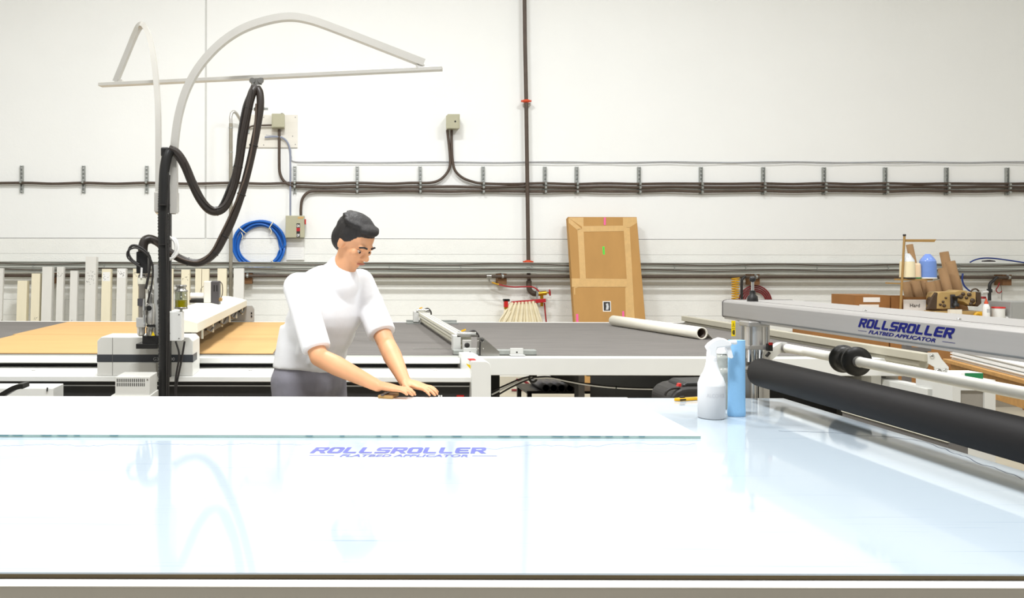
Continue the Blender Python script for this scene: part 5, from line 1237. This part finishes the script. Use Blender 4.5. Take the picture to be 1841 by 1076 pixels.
# long grey tray beside the table's right end
t = thing('side_tray', 'long grey side tray hanging beyond the right end of the glass table', 'tray', (2.5, 4.0, 0))
MB().box(2.50, 2.58, 3.60, 4.35, .655, .72).build('tray_beam', 'grey_dark', t, bevel=.003)
MB().box(2.495, 2.60, 3.60, 4.35, .7205, .732).build('tray_lip', 'cream_metal', t)
MB().box(2.51, 2.57, 4.28, 4.34, 0, .655).build('leg', 'white_metal', t); MB().box(2.51, 2.57, 3.62, 3.68, 0, .655).build('leg', 'white_metal', t)

# ================================================================ the person leaning over the sheet
def fused(mb, name, material, parent, voxel, smooth=6, label=None):
    o = mb.build(name, material, parent)
    md = o.modifiers.new('fuse', 'REMESH'); md.mode = 'VOXEL'; md.voxel_size = voxel; md.use_smooth_shade = True
    sm = o.modifiers.new('soften', 'SMOOTH'); sm.factor = .5; sm.iterations = smooth
    bpy.context.view_layer.update()
    me = bpy.data.meshes.new_from_object(o.evaluated_get(bpy.context.evaluated_depsgraph_get()))
    o.modifiers.clear(); old = o.data; o.data = me; bpy.data.meshes.remove(old); me.name = name
    me.polygons.foreach_set('use_smooth', [True] * len(me.polygons))
    if label: o['label'] = label
    return o
V = Vector
fwd = V((.618, -.786, 0)); lef = V((.786, .618, 0)); UPV = V((0, 0, 1))
pel = V((-.10, 4.10, .93)); wai = V((-.075, 4.075, 1.06)); che = V((-.015, 4.02, 1.25)); neck = V((.045, 3.975, 1.425))
headc = V((.105, 3.925, 1.540))
sR = che - lef * .165 + V((0, 0, .085)); sL = che + lef * .175 + V((0, 0, .10)) + fwd * .02
eR, wR = V((-.050, 3.755, 1.045)), V((.165, 3.565, .962))
eL, wL = V((.245, 3.90, 1.085)), V((.300, 3.665, .965))
hipR, hipL = pel - lef * .095 - V((0, 0, .03)), pel + lef * .095 - V((0, 0, .03))
feet = V((0, 0, 0))
pR, pL = V((-.17, 4.02, 0)), V((.02, 4.20, 0))
kR, kL = (hipR + pR) / 2 + fwd * .03 + V((0, 0, .04)), (hipL + pL) / 2 + fwd * .03 + V((0, 0, .04))
aR, aL = pR + V((0, 0, .09)), pL + V((0, 0, .09))
person = thing('person', 'person in white shirt and dark hair leaning over the white sheet', 'person', (-.07, 4.11, 0))
def frame(x, y, z): return Matrix((x, y, z)).transposed()
tors = frame(lef, fwd, UPV)
def hand(b, W, d, thumb, lift=.10):
    d = d.normalized(); side = UPV.cross(d).normalized(); upn = d.cross(side).normalized()
    R = frame(d, side, upn)
    b.ball(W + d * .048, .052, .040, .0165, R); b.ball(W + d * .075 , .026, .041, .014, R)
    for k, (off, L) in enumerate(((-.030, .056), (-.0105, .072), (.0105, .078), (.030, .070)) if thumb > 0 else ((-.030, .070), (-.0105, .078), (.0105, .072), (.030, .056))):
        p = W + d * .088 + side * off; dirs = (d + side * off * 3).normalized()
        q1 = p + (dirs + upn * lift).normalized() * L * .45; q2 = q1 + (dirs - upn * .25).normalized() * L * .32; q3 = q2 + (dirs - upn * .55).normalized() * L * .26
        b.limb(p, q1, .0092, .0085, 10); b.limb(q1, q2, .0085, .0078, 10); b.limb(q2, q3, .0078, .0066, 10)
    p = W + d * .022 + side * thumb * .030; q1 = p + d * .030 + side * thumb * .026 - upn * .004; q2 = q1 + d * .034 + side * thumb * .008 - upn * .004
    b.limb(p, q1, .014, .0105, 10); b.limb(q1, q2, .0105, .0085, 10)
b = MB()
b.ball(pel, .155, .105, .12, tors); b.ball(wai, .14, .095, .14, tors); b.ball(che, .165, .11, .17, tors); b.ball(che + V((0, 0, .09)), .165, .085, .075, tors)
b.limb(neck - V((.01, 0, .06)), headc - V((.02, -.01, .05)), .058, .052)
b.limb(sR, eR, .050, .040); b.limb(eR, (eR * .65 + wR * .35), .040, .042); b.limb((eR * .65 + wR * .35), wR, .042, .027)
b.limb(sL, eL, .050, .040); b.limb(eL, (eL * .65 + wL * .35), .040, .042); b.limb((eL * .65 + wL * .35), wL, .042, .027)
b.limb(wR, wR + (wR - eR).normalized() * .03, .027, .024); b.limb(wL, wL + (wL - eL).normalized() * .03, .027, .024)
dR = V((.93, -.34, -.13)); dL = V((.72, -.66, -.16))
hand(b, wR + (wR - eR).normalized() * .018, dR, 1); hand(b, wL + (wL - eL).normalized() * .018, dL, -1)
for h, k, a in ((hipR, kR, aR), (hipL, kL, aL)):
    b.limb(h, k, .085, .058); b.limb(k, a, .055, .038)
# head: turned towards the hands, bowed
pit = math.radians(34); yawf = V((.70, -.714, 0)).normalized()
hf = (yawf * math.cos(pit) - UPV * math.sin(pit)).normalized(); hs = UPV.cross(yawf).normalized(); hu = hs.cross(hf) * -1
if hu.z < 0: hu = -hu
HR = frame(hs, hf, hu)
def H(x, y, z): return headc + hs * x + hf * y + hu * z
b.ball(H(0, -.012, .028), .077, .094, .086, HR); b.ball(H(0, .012, -.035), .062, .074, .080, HR); b.ball(H(0, .045, -.085), .034, .032, .026, HR)
b.ball(H(0, .078, .012), .048, .016, .012, HR)                                                             # brow
b.limb(H(0, .086, .002), H(0, .104, -.030), .008, .013, 10); b.ball(H(.012, .094, -.034), .008); b.ball(H(-.012, .094, -.034), .008)
b.ball(H(0, .083, -.062), .022, .010, .008, HR); b.ball(H(.042, .060, -.022), .020, .016, .018, HR); b.ball(H(-.042, .060, -.022), .020, .016, .018, HR)
for s in (-1, 1): b.ball(H(s * .076, -.004, -.012), .010, .019, .031, HR)
body = fused(b, 'body', 'skin', person, .0055, 5)
for s in (-1, 1):
    e = MB().ball(H(s * .030, .0712, -.008), .0088).build('eye', 'eye_white', person)
    MB().ball(H(s * .030, .0768, -.010), .0058).build('iris', 'hair', e)
    MB().tube([H(s * .014, .0935, .018), H(s * .032, .0900, .022), H(s * .050, .079, .015)], .004, 8).build('eyebrow', 'hair', person)
MB().tube([H(-.022, .087, -.0645), H(0, .0945, -.062), H(.022, .087, -.0645)], .0035, 8).build('mouth', 'lips', person)
b = MB()
b.ball(H(0, -.020, .036), .082, .097, .086, HR); b.ball(H(0, -.050, -.01), .076, .066, .075, HR); b.ball(H(0, .045, .082), .058, .040, .024, HR)
for k in range(26):
    w = k * 2.39; rr_ = .03 + .045 * ((k * 7) % 11) / 11
    b.ball(H(math.cos(w) * rr_, -.02 + math.sin(w) * rr_ * 1.1, .112 - rr_ * .35), .018, .022, .012, HR)
for s in (-1, 1): b.ball(H(s * .074, -.006, .022), .012, .026, .03, HR)
fused(b, 'hair', 'hair', person, .006, 3, label='short dark hair')
# shirt
b = MB()
hem = pel + V((0, 0, .035))
b.ball(che, .190, .132, .185, tors); b.ball(che + V((0, 0, .085)), .180, .105, .085, tors); b.ball(wai, .172, .126, .17, tors); b.ball((wai + che) / 2, .182, .132, .16, tors)
for q_ in (sR, sL): b.limb(che * .5 + neck * .5 + V((0, 0, -.015)), q_ + V((0, 0, -.002)), .085, .067)
for zz_, k in ((0, 1.0),):
    n = 28; ring = lambda c, a_, d_: [c + lef * math.cos(2 * PI * i / n) * a_ + fwd * math.sin(2 * PI * i / n) * d_ for i in range(n)]
    A = ring(hem, .183, .136); B = ring(wai + V((0, 0, .10)), .172, .124)
    b.add(A + B, [(i, (i + 1) % n, n + (i + 1) % n, n + i) for i in range(n)] + [tuple(range(n - 1, -1, -1)), tuple(range(n, 2 * n))])
b.limb(neck - V((.015, -.005, .07)), neck + V((0, 0, -.012)), .10, .068)
for s_, e_, k in ((sR, eR, .90), (sL, eL, .84)):
    m_ = s_ + (e_ - s_) * k; b.ball(s_, .066); b.cyl(s_, m_, .066, .064, 24)
    mid_ = (s_ * .6 + m_ * .4); b.ball(mid_ + fwd * .005, .067, .066, .06)
for k in range(9):                                                                                        # folds
    a0 = che + lef * (-.15 + .038 * k) + fwd * (.118 - abs(k - 4) * .010) + V((0, 0, .04)); a1 = wai + lef * (-.14 + .030 * k + .02 * math.sin(k * 2.1)) + fwd * (.118 - abs(k - 4) * .012) - V((0, 0, .02 + .02 * (k % 3)))
    b.limb(a0, a1, .008, .013, 8)
fused(b, 'shirt', 'shirt', person, .007, 9, label='loose white short sleeved shirt')
b = MB()
b.ball(pel + V((0, 0, -.02)), .178, .134, .15, tors)
for h, k, a in ((hipR, kR, aR), (hipL, kL, aL)):
    b.limb(h, k, .100, .078); b.ball(k, .078); b.cyl(k, a + V((0, 0, -.01)), .078, .066, 24)
n = 28; A = [pel + V((0, 0, .06)) + lef * math.cos(2 * PI * i / n) * .174 + fwd * math.sin(2 * PI * i / n) * .128 for i in range(n)]; B = [p - V((0, 0, .12)) for p in A]
b.add(B + A, [(i, (i + 1) % n, n + (i + 1) % n, n + i) for i in range(n)] + [tuple(range(n - 1, -1, -1)), tuple(range(n, 2 * n))])
fused(b, 'trousers', 'trousers', person, .009, 4, label='grey trousers')
for p in (pR, pL):
    b = MB().ball(p + fwd * .06 + V((0, 0, .035)), .045, .125, .04, tors).ball(p + V((0, 0, .06)), .048, .06, .055, tors)
    for v in b.v: v.z = max(v.z, .002)
    fused(b, 'shoe', 'shoe', person, .008, 3)
# felt squeegee under the near hand
sq_ = wR + dR.normalized() * .07; zs_ = TZ + .0096
d_ = V((.93, -.34, 0)).normalized(); s_ = V((.34, .93, 0))
t = thing('squeegee', 'small beige squeegee pressed on the white sheet by the hand', 'squeegee', (sq_.x, sq_.y, zs_))
MB().obox((sq_.x, sq_.y, zs_ + .006), d_ * .03, s_ * .048, (0, 0, .006)).build('blade', 'stand_tan', t, bevel=.002)
MB().obox((sq_.x - .012, sq_.y, zs_ + .0135), d_ * .006, s_ * .048, (0, 0, .0013)).build('felt_edge', 'charcoal', t)
